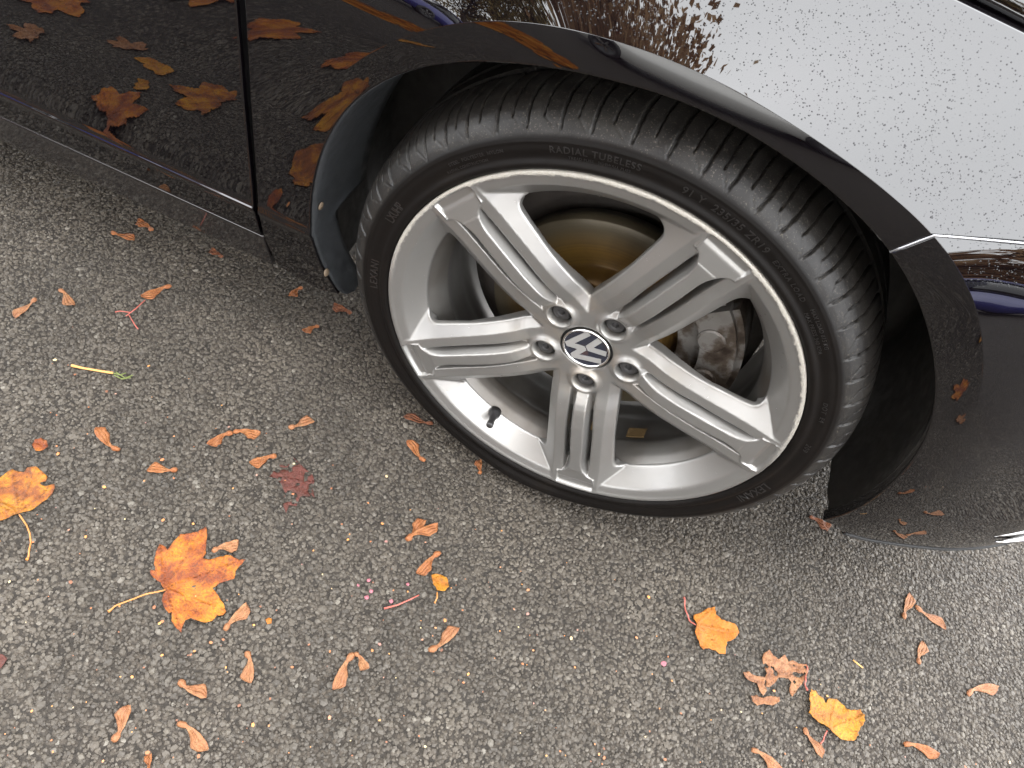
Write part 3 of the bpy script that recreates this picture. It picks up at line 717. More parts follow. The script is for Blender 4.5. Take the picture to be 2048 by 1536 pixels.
def stud(r, a_, y0, y1, rad, n_=16):
    c_ = Vector((r * math.cos(R_(a_)), 0, r * math.sin(R_(a_))))
    V_, F_ = tube([c_ + Vector((0, y1, 0)), c_ + Vector((0, y0 + rad * .12, 0)), c_ + Vector((0, y0, 0))], [rad, rad, rad * .86], n_)
    vs_ = [bm.verts.new(v) for v in V_]
    for f in F_:
        f = list(dict.fromkeys(f)); bm.faces.new([vs_[i] for i in f])
stud(.142, 2, .0605, .08, .017, 24); stud(.142, 28, .0605, .08, .017, 24); stud(.118, -20, .064, .09, .006, 6); stud(.118, 48, .064, .09, .006, 6)
bmesh.ops.recalc_face_normals(bm, faces=bm.faces)
obj_bm('brake_caliper', bm, M['caliper'], wheel, False)
# ================================================================== rain on the paint and the wheel
def dome(nu=6, nv=2):
    V = []
    for j in range(nv):
        a = math.pi / 2 * (0, .52)[j]
        for i in range(nu): V.append((math.cos(a) * math.cos(2 * math.pi * i / nu), math.cos(a) * math.sin(2 * math.pi * i / nu), math.sin(a)))
    V.append((0, 0, 1)); F = []
    for j in range(nv - 1):
        for i in range(nu): i2 = (i + 1) % nu; F += [(j * nu + i, j * nu + i2, (j + 1) * nu + i2), (j * nu + i, (j + 1) * nu + i2, (j + 1) * nu + i)]
    for i in range(nu): F.append(((nv - 1) * nu + i, (nv - 1) * nu + (i + 1) % nu, nv * nu))
    return np.array(V), np.array(F)
DV, DF = dome()
def drops(name, P, N, R, flat, mat, parent, squash=None):
    n = len(P); t = np.cross(N, np.array([.3, .2, .93])); t /= np.linalg.norm(t, axis=1)[:, None]; b = np.cross(N, t)
    sq = np.ones(n) if squash is None else squash
    V = P[:, None] + R[:, None, None] * (DV[None, :, 0:1] * t[:, None] + DV[None, :, 1:2] * b[:, None] * sq[:, None, None] + DV[None, :, 2:3] * N[:, None] * flat)
    F = DF[None] + (np.arange(n) * len(DV))[:, None, None]
    o = obj_np(name, V.reshape(-1, 3), F.reshape(-1, 3), mat, parent); o['kind'] = 'stuff'; return o
def body_n(x, z, e=.0015):
    dx = (yb(x + e, z) - yb(x - e, z)) / (2 * e); dz = (yb(x, z + e) - yb(x, z - e)) / (2 * e)
    N = np.stack([dx, -np.ones_like(dx), dz], -1); return N / np.linalg.norm(N, axis=-1)[:, None]
n = 60000; x = rng.uniform(-.36, .42, n); z = rng.uniform(.60, .80, n)
zmax = np.interp(x, [-.436, -.22, .0, .20, .34, .385], [.794, .791, .784, .774, .763, .733]); rho = np.hypot(x, z - WZ)
fr = np.array([noise.noise((a * 14, b * 14, 0)) for a, b in zip(x, z)])
zs = np.interp(x, [.19, .405], [.632, .690])
ok = (rho > RC(np.degrees(np.arctan2(z - WZ, x))) + .004) & (z < zmax) & (np.abs(z - zs) > .004) & (rng.random(n) < .75 + .5 * fr)
x, z = x[ok], z[ok]; N = body_n(x, z); P = np.stack([x, yb(x, z), z], 1)
keep = N[:, 2] > .35; x, z, N, P = x[keep], z[keep], N[keep], P[keep]
r = .00020 + .00072 * rng.random(len(P)) ** 3.6
drops('raindrops', P - N * .00005, N, r, .19, M['water'], car, rng.uniform(.8, 1.2, len(P)))
sel = np.flatnonzero((RIMN[:, 1] < -.3) & (NV[:, 2] > -.035)); sel = rng.choice(sel, 260, replace=False)
drops('wheel_raindrops', RIMV[sel], RIMN[sel], .0005 + .0011 * rng.random(260) ** 2.5, .6, M['drop'], wheel, rng.uniform(.7, 1.3, 260))

# ================================================================== fallen leaves
M['leaf_gold'] = m_leaf('golden_brown_leaf', [(.32, (.14, .036, .007)), (.46, (.28, .075, .009)), (.55, (.46, .16, .008)), (.66, (.60, .26, .008))], 34, .6)
M['leaf_orange'] = m_leaf('rust_orange_leaf', [(.32, (.14, .028, .006)), (.45, (.27, .056, .008)), (.54, (.46, .13, .008)), (.66, (.60, .22, .009))], 26, .5)
M['leaf_bright'] = m_leaf('bright_orange_leaf', [(.30, (.44, .125, .009)), (.55, (.58, .20, .016)), (.8, (.48, .145, .010))], 30, .10)
M['leaf_red'] = m_leaf('rotting_red_leaf', [(.32, (.045, .016, .012)), (.5, (.13, .030, .020)), (.7, (.060, .024, .017))], 60, .5)
M['leaf_brown'] = m_leaf('tattered_brown_leaf', [(.32, (.14, .048, .018)), (.5, (.36, .15, .06)), (.7, (.46, .24, .11))], 70, .35)
M['leaf_yellow'] = m_leaf('yellow_leaf', [(.32, (.26, .065, .010)), (.46, (.50, .185, .009)), (.60, (.60, .26, .009)), (.75, (.34, .09, .010))], 44, .65)
M['stalk'] = simple('leaf_stalk', (.34, .13, .027), .45); M['stalk_red'] = simple('red_stalk', (.28, .065, .045), .45); M['stalk_tip'] = simple('stalk_end', (.58, .36, .05), .5)
M['key_orange'] = m_leaf('maple_key_orange', [(.3, (.28, .080, .022)), (.55, (.42, .155, .048)), (.75, (.50, .24, .09))], 90, .40, (.17, .05, .02))
M['key_pink'] = m_leaf('maple_key_pinkish', [(.3, (.30, .105, .040)), (.55, (.42, .185, .078)), (.75, (.50, .28, .125))], 90, .40, (.19, .07, .03))
M['key_dark'] = m_leaf('maple_key_sodden', [(.3, (.12, .038, .016)), (.55, (.26, .085, .03)), (.75, (.34, .13, .05))], 90, .4, (.07, .02, .01))
M['twig'] = simple('dry_twig', (.46, .24, .07), .6); M['moss'] = simple('moss_green', (.10, .12, .03), .8); M['petal'] = simple('pink_petal', (.22, .07, .085), .6)

def leaf_mesh(name, outline, joint, mat, lift=.0032, curl=.004, seed=0, step=.0028, holes=0.0):
    """outline: list of ground points (x, y) of the leaf; joint: where the stalk meets the blade"""
    O = np.asarray(outline, float); J = np.asarray(joint, float)
    d = np.roll(O, -1, 0) - O; pts = []
    rs = random.Random(seed)
    for a, dd in zip(O, d):
        k = max(1, int(np.linalg.norm(dd) / .0035))
        for t in range(k):
            p = a + dd * t / k
            if t: p = p + np.array([rs.uniform(-1, 1), rs.uniform(-1, 1)]) * .0005
            pts.append(p)
    nb = len(pts); lo, hi = O.min(0), O.max(0)
    for gx_ in np.arange(lo[0], hi[0], step):
        for gy_ in np.arange(lo[1], hi[1], step): pts.append(np.array([gx_ + rs.uniform(-.3, .3) * step, gy_ + rs.uniform(-.3, .3) * step]))
    vv_, ee, ff, *_ = delaunay_2d_cdt([Vector(p) for p in pts], [], [list(range(nb))], 1, 1e-7)
    A = np.array([(v.x, v.y) for v in vv_]); size = np.linalg.norm(hi - lo)
    # ribs run from the joint to the tips of the lobes
    rad = np.linalg.norm(O - J, axis=1); m = len(O)
    tips = [O[i] for i in range(m) if rad[i] >= rad[(i + 1) % m] and rad[i] >= rad[i - 1] and rad[i] > size * .25]
    vein = np.zeros(len(A))
    for T in tips:
        D = T - J; L = np.linalg.norm(D); D /= L; s = np.clip((A - J) @ D, 0, L); dist = np.linalg.norm(A - J - s[:, None] * D, axis=1)
        vein = np.maximum(vein, np.clip(1 - dist / (.0022 * (1 - .6 * s / L)), 0, 1))
    bd = np.min(np.linalg.norm(A[:, None] - np.array(pts[:nb])[None, ::2], axis=2), axis=1)
    zz = np.array([noise.noise((p[0] * 26 + seed, p[1] * 26, seed * .7)) for p in A]) * curl * .9 + np.array([noise.noise((p[0] * 110, p[1] * 110 + seed, 3)) for p in A]) * .0012
    zz += curl * .8 * np.exp(-bd / .006) * np.array([.5 + noise.noise((p[0] * 22, p[1] * 22, seed + 9)) for p in A]) - vein * .0006
    V = np.column_stack([A, lift + np.maximum(zz, -.0012)])
    tri = np.array([f for f in ff if len(f) == 3])
    if holes:
        c = A[tri].mean(1); hv = np.array([noise.noise((q[0] * 95 + seed, q[1] * 95, 1.3)) for q in c]); tri = tri[hv < holes]
    nz = np.cross(V[tri[:, 1]] - V[tri[:, 0]], V[tri[:, 2]] - V[tri[:, 0]])[:, 2]; tri[nz < 0] = tri[nz < 0][:, ::-1]
    org = np.array([A[:, 0].mean(), A[:, 1].mean(), 0]); me = mesh_np(name, V - org, tri, mat, True, {'vein': vein})
    return me, org
def solid(o, t=.0005):
    s = o.modifiers.new('thickness', 'SOLIDIFY'); s.thickness = t; s.offset = -1; return o
def leaf(label, outline_px, joint_px, stalks, mat, lift=.0032, curl=.004, seed=0, holes=0.0, group='fallen maple leaves on the road', cat='leaf', name='maple_leaf', extra=()):
    O = [gpt(*q)[:2] for q in outline_px]; J = gpt(*joint_px)[:2]
    me, org = leaf_mesh('blade', O, J, mat, lift, curl, seed, holes=holes)
    root = tag(empty(name, tuple(org)), label, cat, group)
    b = solid(link(bpy.data.objects.new('blade', me), root))
    for q in extra:
        Oe = [gpt(*p_)[:2] for p_ in q]; m2, o2 = leaf_mesh('blade', Oe, Oe[0], mat, lift, curl, seed + 3)
        e = solid(link(bpy.data.objects.new('blade', m2), root)); e.location = o2 - org
    for path, m in stalks:
        P = [Vector(gpt(*q, .0042)) - Vector(org) for q in path]
        fine = []
        for i in range(len(P) - 1):
            for t in range(4): fine.append(P[i].lerp(P[i + 1], t / 4))
        fine.append(P[-1]); k = len(fine)
        for i, v in enumerate(fine): v.z = .0042 + .0012 * math.sin(i * .9 + seed)
        V, F = tube(fine, [.0010 + .0011 * max(0, (i / k - .8) / .2) for i in range(k)], 7); obj_pd('stalk', V, F, m, root)
    return root
c2 = lambda L: [(x * .24414, 920 + y * .24414) for x, y in L]
cD = lambda L: [(1350 + x * .19531, 1180 + y * .19531) for x, y in L]
c6 = lambda L: [(x * .390625, 400 + y * .390625) for x, y in L]
c8 = lambda L: [(600 + x * .390625, 936 + y * .390625) for x, y in L]
outA = c2([(0, 160), (60, 110), (100, 80), (150, 100), (200, 105), (225, 70), (300, 60), (345, 100), (395, 150), (380, 185), (330, 195), (350, 218), (400, 222), (450, 205), (455, 240), (430, 290), (390, 330), (330, 370), (270, 420), (200, 440), (150, 450), (110, 470), (60, 500), (0, 515), (-90, 505), (-170, 440), (-200, 360), (-150, 300), (-190, 230), (-120, 200), (-60, 185)])
leaf('golden brown maple leaf cut off by the left edge of the photo', outA, c2([(155, 445)])[0], [(c2([(160, 450), (215, 530), (245, 600), (250, 680), (235, 780), (220, 815)]), M['stalk'])], M['leaf_gold'], seed=1)
outB = c2([(1345, 1060), (1320, 1010), (1270, 980), (1235, 940), (1235, 910), (1275, 920), (1265, 860), (1275, 790), (1310, 695), (1360, 720), (1375, 750), (1420, 680), (1480, 620), (1560, 610), (1620, 600), (1690, 560), (1700, 620), (1690, 700), (1690, 770), (1660, 815), (1720, 822), (1800, 800), (1880, 790), (1960, 830), (2015, 820), (1985, 860), (1930, 920), (1920, 980), (1860, 1000), (1800, 1020), (1740, 1060), (1790, 1120), (1830, 1180), (1855, 1250), (1830, 1280), (1780, 1285), (1740, 1330), (1680, 1345), (1620, 1330), (1570, 1310), (1520, 1330), (1500, 1380), (1490, 1430), (1440, 1380), (1410, 1330), (1415, 1260), (1390, 1270), (1350, 1220), (1330, 1160), (1345, 1100), (1370, 1080)])
leaf('largest maple leaf, half rust brown and half orange, with long stalk to the left', outB, c2([(1350, 1062)])[0], [(c2([(1360, 1060), (1200, 1100), (1050, 1150), (940, 1200), (885, 1240)]), M['stalk'])], M['leaf_orange'], seed=4)
outC = c6([(1380, 1420), (1430, 1360), (1470, 1370), (1500, 1320), (1550, 1370), (1600, 1410), (1610, 1450), (1580, 1500), (1612, 1530), (1600, 1460 + 170), (1588, 1522), (1540, 1525)][:9]) + [(624, 972), (620, 994), (601, 995), (593, 1014), (578, 1012), (572, 1028), (566, 1013), (570, 987), (562, 968), (553, 958)]
leaf('dark red rotting leaf flattened on the wet road', outC, outC[0], [], M['leaf_red'], lift=.0026, curl=.001, seed=6, holes=.22, name='rotting_leaf')
outD = cD([(205, 360), (175, 310), (175, 270), (240, 245), (300, 210), (330, 195), (390, 185), (400, 260), (430, 295), (480, 330), (560, 350), (610, 375), (640, 450), (600, 500), (540, 540), (505, 545), (500, 600), (505, 665), (440, 660), (400, 630), (330, 610), (290, 610), (270, 625), (240, 580), (210, 510), (185, 440), (195, 400)])
leaf('clean bright orange maple leaf with thin curved red stalk', outD, cD([(205, 360)])[0], [(cD([(210, 360), (150, 310), (110, 220), (100, 130), (95, 75)]), M['stalk_red'])], M['leaf_bright'], lift=.005, curl=.007, seed=8)
outE = cD([(890, 660), (950, 620), (990, 680), (1040, 720), (1110, 670), (1150, 740), (1200, 730), (1250, 760), (1310, 770), (1350, 800), (1330, 900), (1290, 970), (1250, 1010), (1190, 1100), (1160, 1060), (1160, 1000), (1180, 950), (1150, 910), (1050, 900), (1020, 950), (960, 1000), (920, 990), (930, 940), (910, 900), (930, 860), (900, 800), (880, 720)])
leaf('tattered pale brown maple leaf in torn pieces', outE, cD([(1340, 810)])[0], [(cD([(1345, 760), (1355, 840), (1335, 900), (1335, 960), (1352, 1030)]), M['stalk_red'])], M['leaf_brown'], seed=12, holes=.35,
     extra=[cD([(680, 850), (740, 840), (800, 880), (880, 890), (920, 900), (900, 980), (930, 1030), (890, 1090), (850, 1040), (830, 960), (760, 940), (700, 900)]), cD([(760, 1090), (820, 1080), (870, 1110), (960, 1090), (1060, 1100), (1050, 1150), (980, 1190), (900, 1170), (830, 1190), (780, 1150)])])
outF = cD([(1360, 1030), (1410, 1040), (1450, 1080), (1500, 1110), (1530, 1170), (1550, 1120), (1640, 1120), (1690, 1170), (1750, 1240), (1850, 1240), (1890, 1300), (1890, 1380), (1850, 1440), (1840, 1500), (1800, 1555), (1720, 1550), (1650, 1530), (1580, 1470), (1540, 1420), (1490, 1390), (1430, 1370), (1370, 1320), (1330, 1270), (1355, 1210), (1345, 1130)])
leaf('crinkled yellow maple leaf with dark blotches near the bottom edge', outF, cD([(1550, 1440)])[0], [(cD([(1555, 1440), (1520, 1536), (1490, 1570)]), M['stalk_red'])], M['leaf_yellow'], lift=.005, curl=.008, seed=15)
outG = c8([(670, 555), (695, 545), (720, 550), (750, 565), (762, 610), (740, 635), (700, 632), (680, 600)])
leaf('small speckled yellow scrap of leaf', outG, outG[6], [(c8([(703, 635), (702, 665), (690, 690)]), M['stalk'])], M['leaf_yellow'], seed=17, name='leaf_scrap')
outH = [(66, 893), (72, 883), (84, 880), (96, 886), (98, 896), (88, 905), (74, 906)]
leaf('small round brown leaf scrap above the leaf at the left edge', outH, outH[0], [], M['leaf_orange'], seed=19, name='leaf_scrap')
outI = [(-12, 1318), (-4, 1310), (8, 1312), (18, 1320), (10, 1330), (2, 1340), (-12, 1338)]
leaf('dark red leaf tip poking in from the left edge', outI, outI[0], [], M['leaf_red'], seed=20, name='leaf_scrap')
outK = [(531, 1240), (538, 1236), (544, 1240), (543, 1248), (535, 1250)]
leaf('tiny orange crumb of leaf right of the largest leaf', outK, outK[0], [], M['leaf_bright'], seed=21, name='leaf_scrap')

# ---- winged maple keys
def key_mesh(name, L, bend, width, mat, seed, twist=0.0):
    rs = random.Random(seed); n, k = 22, 8; V = []; vein = []
    for i in range(n):
        t = i / (n - 1); a = bend * (t - .2) * 1.0; x = 0; y = 0
        # centre line: arc
        if abs(bend) < 1e-3: cx, cy = L * t, 0
        else: cx, cy = L / bend * math.sin(bend * t), L / bend * (1 - math.cos(bend * t))
        tx, ty = math.cos(bend * t), math.sin(bend * t)
        head = math.exp(-((t - .12) / .09) ** 2)
        bul = math.sqrt(max(0, 1 - ((t - .12) / .125) ** 2)) if t < .245 else 0
        nk = .10 * (1 - sstep(.86, 1.0, t)); wing = sstep(.20, .70, t) * math.sqrt(max(0.0, 1 - max(0, (t - .74) / .262) ** 2.6))
        up = width * max(.19 * bul, nk * .7) * (1 + .10 * math.sin(t * 31 + seed)); dn = width * (max(.19 * bul, nk) + .56 * wing) * (1 + .07 * math.sin(t * 19 + seed))
        sg = 1 if bend >= 0 else -1
        for j in range(k):
            s = j / (k - 1); off = (-dn + (up + dn) * s) * (-sg)
            s2 = s * 2 - 1
            z = .0030 + .0032 * bul * (1 - s2 * s2) + .0012 * wing * math.sin(s * 5 + t * 13 + seed) + twist * .004 * (s - .5) * t + (.0012 if s > .75 and t > .2 else 0)
            V.append((cx - ty * off, cy + tx * off, max(z, .0022))); vein.append((.8 if j % 2 == 1 else 0.1) if wing > .25 and j < k - 1 else .35)
    return mesh_np(name, V, grid_faces(n, k), mat, True, {'vein': vein})
def maple_key(p0, p1, label, mat='key_orange', bend=.7, wd=.0125, seed=0, pair=None, lift=0.0):
    A, B = gpt(*p0), gpt(*p1); L = np.linalg.norm((B - A)[:2]) * (1 + abs(bend) ** 2 / 24)
    th_ = math.atan2(B[1] - A[1], B[0] - A[0])
    root = tag(empty('maple_key', (A[0], A[1], lift), 0), label, 'maple key', 'winged maple keys scattered on the road')
    o = solid(link(bpy.data.objects.new('wing', key_mesh('wing', L, bend, min(wd, L * .60), M[mat], seed, random.Random(seed).uniform(-1, 1))), root), .0006); o.rotation_euler = (0, 0, th_ - bend / 2)
    if pair:
        C = gpt(*pair); L2 = np.linalg.norm((C - A)[:2]); t2 = math.atan2(C[1] - A[1], C[0] - A[0])
        o = solid(link(bpy.data.objects.new('wing', key_mesh('wing', L2 * 1.02, -bend, min(wd, L2 * .60), M[mat], seed + 50, .5)), root), .0006); o.rotation_euler = (0, 0, t2 + bend / 2); o.location = (0, 0, .0016)
    return root
KEYS = [
 ((224, 466), (269, 484), 'maple key nearest the sill, lower of the two by the door', 'key_orange', .5, None),
 ((304, 465), (277, 441), 'maple key tucked close under the sill, upper of the two by the door', 'key_orange', .8, None),
 ((444, 518), (424, 499), 'small dark maple key in the shade below the sill', 'key_dark', .4, None),
 ((72, 598), (33, 640), 'reddish maple key with a yellow fleck high on the left edge', 'key_pink', -.4, None),
 ((119, 581), (151, 612), 'slim maple key right of the one with a yellow fleck', 'key_pink', -.5, None),
 ((343, 574), (282, 594), 'bright maple key above a forked red twig', 'key_orange', .25, None),
 ((605, 578), (577, 594), 'tiny maple key under the tip of the splash guard', 'key_orange', .9, None),
 ((702, 630), (668, 610), 'dim maple key in shadow between tyre and splash guard', 'key_dark', .4, None),
 ((638, 655), (604, 662), 'short maple key left of the tyre in its shade', 'key_orange', .3, None),
 ((241, 902), (189, 859), 'curved orange maple key with ridged wing, left of the long pair', 'key_orange', -.9, None),
 ((466, 868), (414, 890), 'long double maple key with both wings in one line', 'key_orange', .8, (522, 869)),
 ((577, 857), (629, 846), 'slim maple key right of the long double one', 'key_pink', .3, None),
 ((356, 940), (294, 944), 'maple key with pink head above the largest leaf', 'key_orange', -.5, None),
 ((553, 914), (499, 926), 'maple key touching the rotting red leaf', 'key_orange', .4, None),
 ((866, 848), (806, 836), 'sodden maple key close to the tyre at the left of the rim', 'key_dark', -.6, None),
 ((850, 924), (812, 884), 'glistening maple key below the sodden one beside the tyre', 'key_orange', -.6, None),
 ((958, 950), (961, 922), 'tiny maple key right beside the bottom of the tyre', 'key_orange', .3, None),
 ((811, 1082), (852, 1043), 'frayed maple key with ragged wing in mid road', 'key_orange', .5, (874, 1050)),
 ((880, 1106), (831, 1147), 'bow shaped maple key just above the yellow scrap', 'key_orange', .4, None),
 ((856, 1302), (918, 1258), 'broad pinkish brown maple key lying alone at mid bottom', 'key_pink', .7, None),
 ((708, 1308), (664, 1380), 'pink winged half of a broken maple key with a second wing', 'key_pink', .6, (738, 1338)),
 ((492, 1304), (503, 1368), 'upright reddish maple key below the largest leaf', 'key_pink', -.8, None),
 ((360, 1362), (412, 1398), 'small dark pink maple key under the largest leaf', 'key_pink', .7, None),
 ((226, 1484), (262, 1411), 'S shaped maple key at the lower left', 'key_pink', .7, None),
 ((355, 1447), (418, 1500), 'tan maple key with broad curled wing at the bottom left', 'key_pink', -.8, None),
 ((449, 1263), (493, 1208), 'straight tan maple key touching the tip of the largest leaf', 'key_pink', -.35, None),
 ((425, 1108), (478, 1086), 'tan maple key lying across the notch of the largest leaf', 'key_pink', -.6, None),
 ((296, 1545), (304, 1508), 'maple key cut off by the bottom edge at the left', 'key_orange', .3, None),
 ((1806, 1240), (1816, 1186), 'upright brown maple key with round seed, left of a touching pair', 'key_pink', -.4, None),
 ((1828, 1212), (1889, 1260), 'slanting brown maple key, right of a touching pair', 'key_pink', .5, None),
 ((1836, 1330), (1842, 1282), 'short plump maple key below the touching pair', 'key_pink', -.7, None),
 ((1932, 1392), (1994, 1374), 'arched pinkish maple key at the far right', 'key_pink', -.9, None),
 ((1804, 1490), (1877, 1508), 'tan maple key with bent wing in the lower right corner', 'key_orange', -.7, None),
 ((1500, 1500), (1563, 1538), 'dull pink maple key at the bottom edge left of the yellow leaf', 'key_pink', -.7, None),
 ((1606, 1456), (1640, 1518), 'thin reddish maple key tangled with the yellow leaf stalk', 'key_pink', .4, None),
 ((1616, 1034), (1660, 1053), 'rust red maple key against the corner of the bumper', 'key_dark', -.2, None),
]
for i, (a_, b_, lab, m_, bd_, pr) in enumerate(KEYS):
    maple_key(a_, b_, lab, m_, bd_, seed=i * 7 + 3, pair=pr, lift=.004 if i == 26 else 0.0, wd=.0205)
def stick(name, label, cat, path, r, mat, tip=None):
    P = [Vector(gpt(*q, .0045)) for q in path]; root = tag(empty(name, tuple(P[0])), label, cat)
    V, F = tube([q - P[0] for q in P], r, 7); obj_pd('stem', V, F, mat, root)
    for (q, m, n_) in (tip or ()):
        V, F = tube([Vector(gpt(*a_, .005)) - P[0] for a_ in q], .0009, 5); obj_pd(n_, V, F, m, root)
    return root
stick('dry_twig', 'straight tan twig with a tuft of green moss', 'twig', [(143, 731), (165, 736), (195, 741), (226, 746)], [.0022, .0017, .0017, .0019], M['twig'], [([(226, 746), (240, 750), (252, 746)], M['moss'], 'moss'), ([(228, 750), (244, 758), (262, 755)], M['moss'], 'moss'), ([(232, 744), (250, 756), (266, 750)], M['moss'], 'moss')])
stick('forked_twig', 'thin forked red twig below the bright maple key', 'twig', [(290, 600), (272, 617), (252, 632)], [.0008, .0009, .0008], M['stalk_red'], [([(262, 625), (240, 622), (230, 624)], M['stalk_red'], 'side_shoot'), ([(258, 630), (270, 650), (276, 658)], M['stalk_red'], 'side_shoot')])
stick('red_stalk', 'thin pink red stalk lying alone in mid road', 'stalk', [(768, 1217), (795, 1210), (820, 1199), (838, 1190)], [.0014, .0010, .0010, .0008], M['stalk_red'])
stick('red_seed_stalk', 'small tan twig fragment right of the tattered leaf', 'twig', [(1706, 1320), (1716, 1328), (1726, 1336)], [.0011, .0012, .0008], M['twig'])
for i, (px, py, r_) in enumerate([(737, 1162, .0040), (742, 1184, .0045), (733, 1196, .0050), (716, 1172, .003), (815, 1170, .0035), (782, 1204, .0045), (1326, 1328, .006)]):
    O = [(px + r_ * 1400 * math.cos(t) * (.7 + .4 * noise.noise((i, t, 1))), py + r_ * 1100 * math.sin(t) * (.8 + .4 * noise.noise((i, t, 5)))) for t in np.linspace(0, 6.0, 9)]
    me, org = leaf_mesh('pink_petal', [gpt(*q)[:2] for q in O], gpt(*O[0])[:2], M['petal'], .0026, .001, i + 30)
    o = solid(link(bpy.data.objects.new('pink_petal', me))); o.location = org
    tag(o, ['topmost of the crushed pink petals left of the yellow scrap', 'middle crushed pink petal in the patch left of the yellow scrap', 'lowest and largest crushed pink petal left of the red stalk', 'leftmost crushed pink petal in the patch', 'single pink petal between the bow shaped maple key and the red stalk', 'pink petal touching the thin red stalk', 'dull purple petal left of the clean orange leaf'][i], 'petal', 'crushed pink petals')

# ---- leaves beside the frame; the polished door and bumper mirror them
def gather(out): return np.array([gpt(*q)[:2] for q in out])
T1, T2, T3 = gather(outB), gather(outD), gather(outF)
tm = []
for T, j, m_ in ((T1, 0, 'leaf_orange'), (T1, 0, 'leaf_gold'), (T2, 0, 'leaf_bright'), (T3, 17, 'leaf_yellow'), (T1, 0, 'leaf_brown')):
    me, org = leaf_mesh('blade', T, T[j], M[m_], .004, .006, 40 + len(tm)); tm.append(me)
side = [(-.984, -.45, 3, .4, 1.0, 'yellow maple leaf mirrored brightest in the middle of the door'), (-.853, -.405, 1, 2.2, 1.05, 'blotched golden maple leaf mirrored in the door next to its front edge'),
        (-.951, -.353, 3, 1.2, .55, 'small yellow leaf mirrored just below the brightest one in the door'), (-.947, -.28, 0, 4.1, .75, 'rusty maple leaf mirrored low in the door above its crease'),
        (-.75, -.565, 0, 5.3, .95, 'rust orange leaf mirrored in the wing just ahead of the door gap'), (-.689, -.674, 3, 3.2, .7, 'yellow brown leaf mirrored in the wing beside the arch edge'),
        (-.642, -.439, 1, 1.9, .75, 'round golden leaf mirrored in the wing beside the splash guard'), (-1.283, -.526, 0, .3, 1.15, 'large orange leaf mirrored in the top left corner of the door'),
        (-1.114, -.711, 0, 1.4, .9, 'orange leaf mirrored at the top edge of the door near its middle'), (-1.073, -.494, 4, 2.9, .6, 'pale brown leaf mirrored above the brightest leaf in the door'),
        (-.941, -.628, 0, 4.8, .8, 'orange leaf mirrored high in the door next to the door gap'), (-1.20, -.36, 4, 2.0, .6, 'thin brown leaf mirrored at the left edge of the door'),
        (-.84, -.80, 1, .2, .9, 'golden leaf mirrored at the top of the wing above the door gap'),
        (.559, -.217, 0, .8, .45, 'small rusty leaf mirrored low in the bumper by the arch corner'), (.72, -.565, 0, 2.6, .75, 'rust red leaf mirrored in the bumper at arch height'),
        (.80, -.42, 4, 4.4, .5, 'pale brown leaf mirrored in the bumper near the right edge'), (.93, -.70, 1, 1.1, .9, 'golden leaf mirrored high in the bumper at the right edge'), (.70, -.75, 3, 5.6, .7, 'yellow leaf mirrored in the bumper above the rust red one')]
for i, (x_, y_, k_, a_, s_, lab_) in enumerate(side):
    o = solid(link(bpy.data.objects.new('maple_leaf', tm[k_]))); o.location = (x_, y_, 0); o.rotation_euler = (0, 0, a_); o.scale = (s_, s_, 1)
    tag(o, lab_, 'leaf', 'leaves beside the frame, mirrored in the paint')
# crumbs of leaf and seed trodden into the road
nc = 260; cp = np.array([gpt(a_, b_)[:2] for a_, b_ in zip(rng.uniform(0, 2048, nc * 3), rng.uniform(420, 1536, nc * 3))]); cp = cp[cp[:, 1] < -.06 - .0 * cp[:, 0]][:nc]; nc = len(cp)
qd = np.array([(-1, -.2, 0), (-.1, -.7, .15), (.9, -.3, 0), (.7, .6, .2), (-.5, .7, .1)]); an = rng.uniform(0, 6.28, nc); sz_ = .0008 + .0022 * rng.random(nc) ** 2.5
CV = qd[None] * sz_[:, None, None]; CV = np.stack([CV[..., 0] * np.cos(an)[:, None] - CV[..., 1] * np.sin(an)[:, None], CV[..., 0] * np.sin(an)[:, None] + CV[..., 1] * np.cos(an)[:, None], CV[..., 2] + .0027], -1) + np.column_stack([cp, 0 * cp[:, 0]])[:, None]
bcr = NB('leaf_crumbs'); gg = bcr.n('NewGeometry'); bcr.l(bcr.ramp(gg.outputs['Random Per Island'], [(0, (.10, .04, .02)), (.4, (.30, .10, .03)), (.7, (.45, .20, .05)), (.85, (.20, .09, .08)), (1, (.55, .45, .22))]), bcr.b.inputs['Base Color']); bcr.set(Roughness=.6)
cr_ = obj_np('leaf_crumbs', CV.reshape(-1, 3), (np.arange(nc) * 5)[:, None] + np.arange(5)[None], bcr.m, smooth=False); cr_['kind'] = 'stuff'

# ================================================================== what the paint mirrors: verge, parked car and trees across the road
def m_bark():
    b = NB('bark'); v = b.coord('Object', (6, 6, 1.5)); n_ = b.noise(v, 5, 6)
    b.l(b.ramp(n_, [(.3, (.03, .022, .016)), (.7, (.12, .09, .065))]), b.b.inputs['Base Color']); b.set(Roughness=.9); b.bump(n_, .6, .03); return b.m
def m_foliage(name, stops):
    b = NB(name); g_ = b.n('NewGeometry'); b.l(b.ramp(g_.outputs['Random Per Island'], stops), b.b.inputs['Base Color']); b.set(Roughness=.6)
    d_ = b.n('BsdfDiffuse'); t_ = b.n('BsdfTranslucent'); mx = b.n('MixShader'); mx.inputs[0].default_value = .5
    src = b.b.inputs['Base Color'].links[0].from_socket; b.l(src, d_.inputs[0]); b.l(src, t_.inputs[0]); b.l(d_.outputs[0], mx.inputs[1]); b.l(t_.outputs[0], mx.inputs[2]); b.l(mx.outputs[0], b.o.inputs['Surface']); return b.m
M['bark'] = m_bark()
M['autumn'] = m_foliage('autumn_foliage', [(0, (.16, .085, .045)), (.4, (.30, .18, .095)), (.7, (.40, .25, .14)), (1, (.50, .34, .19))])
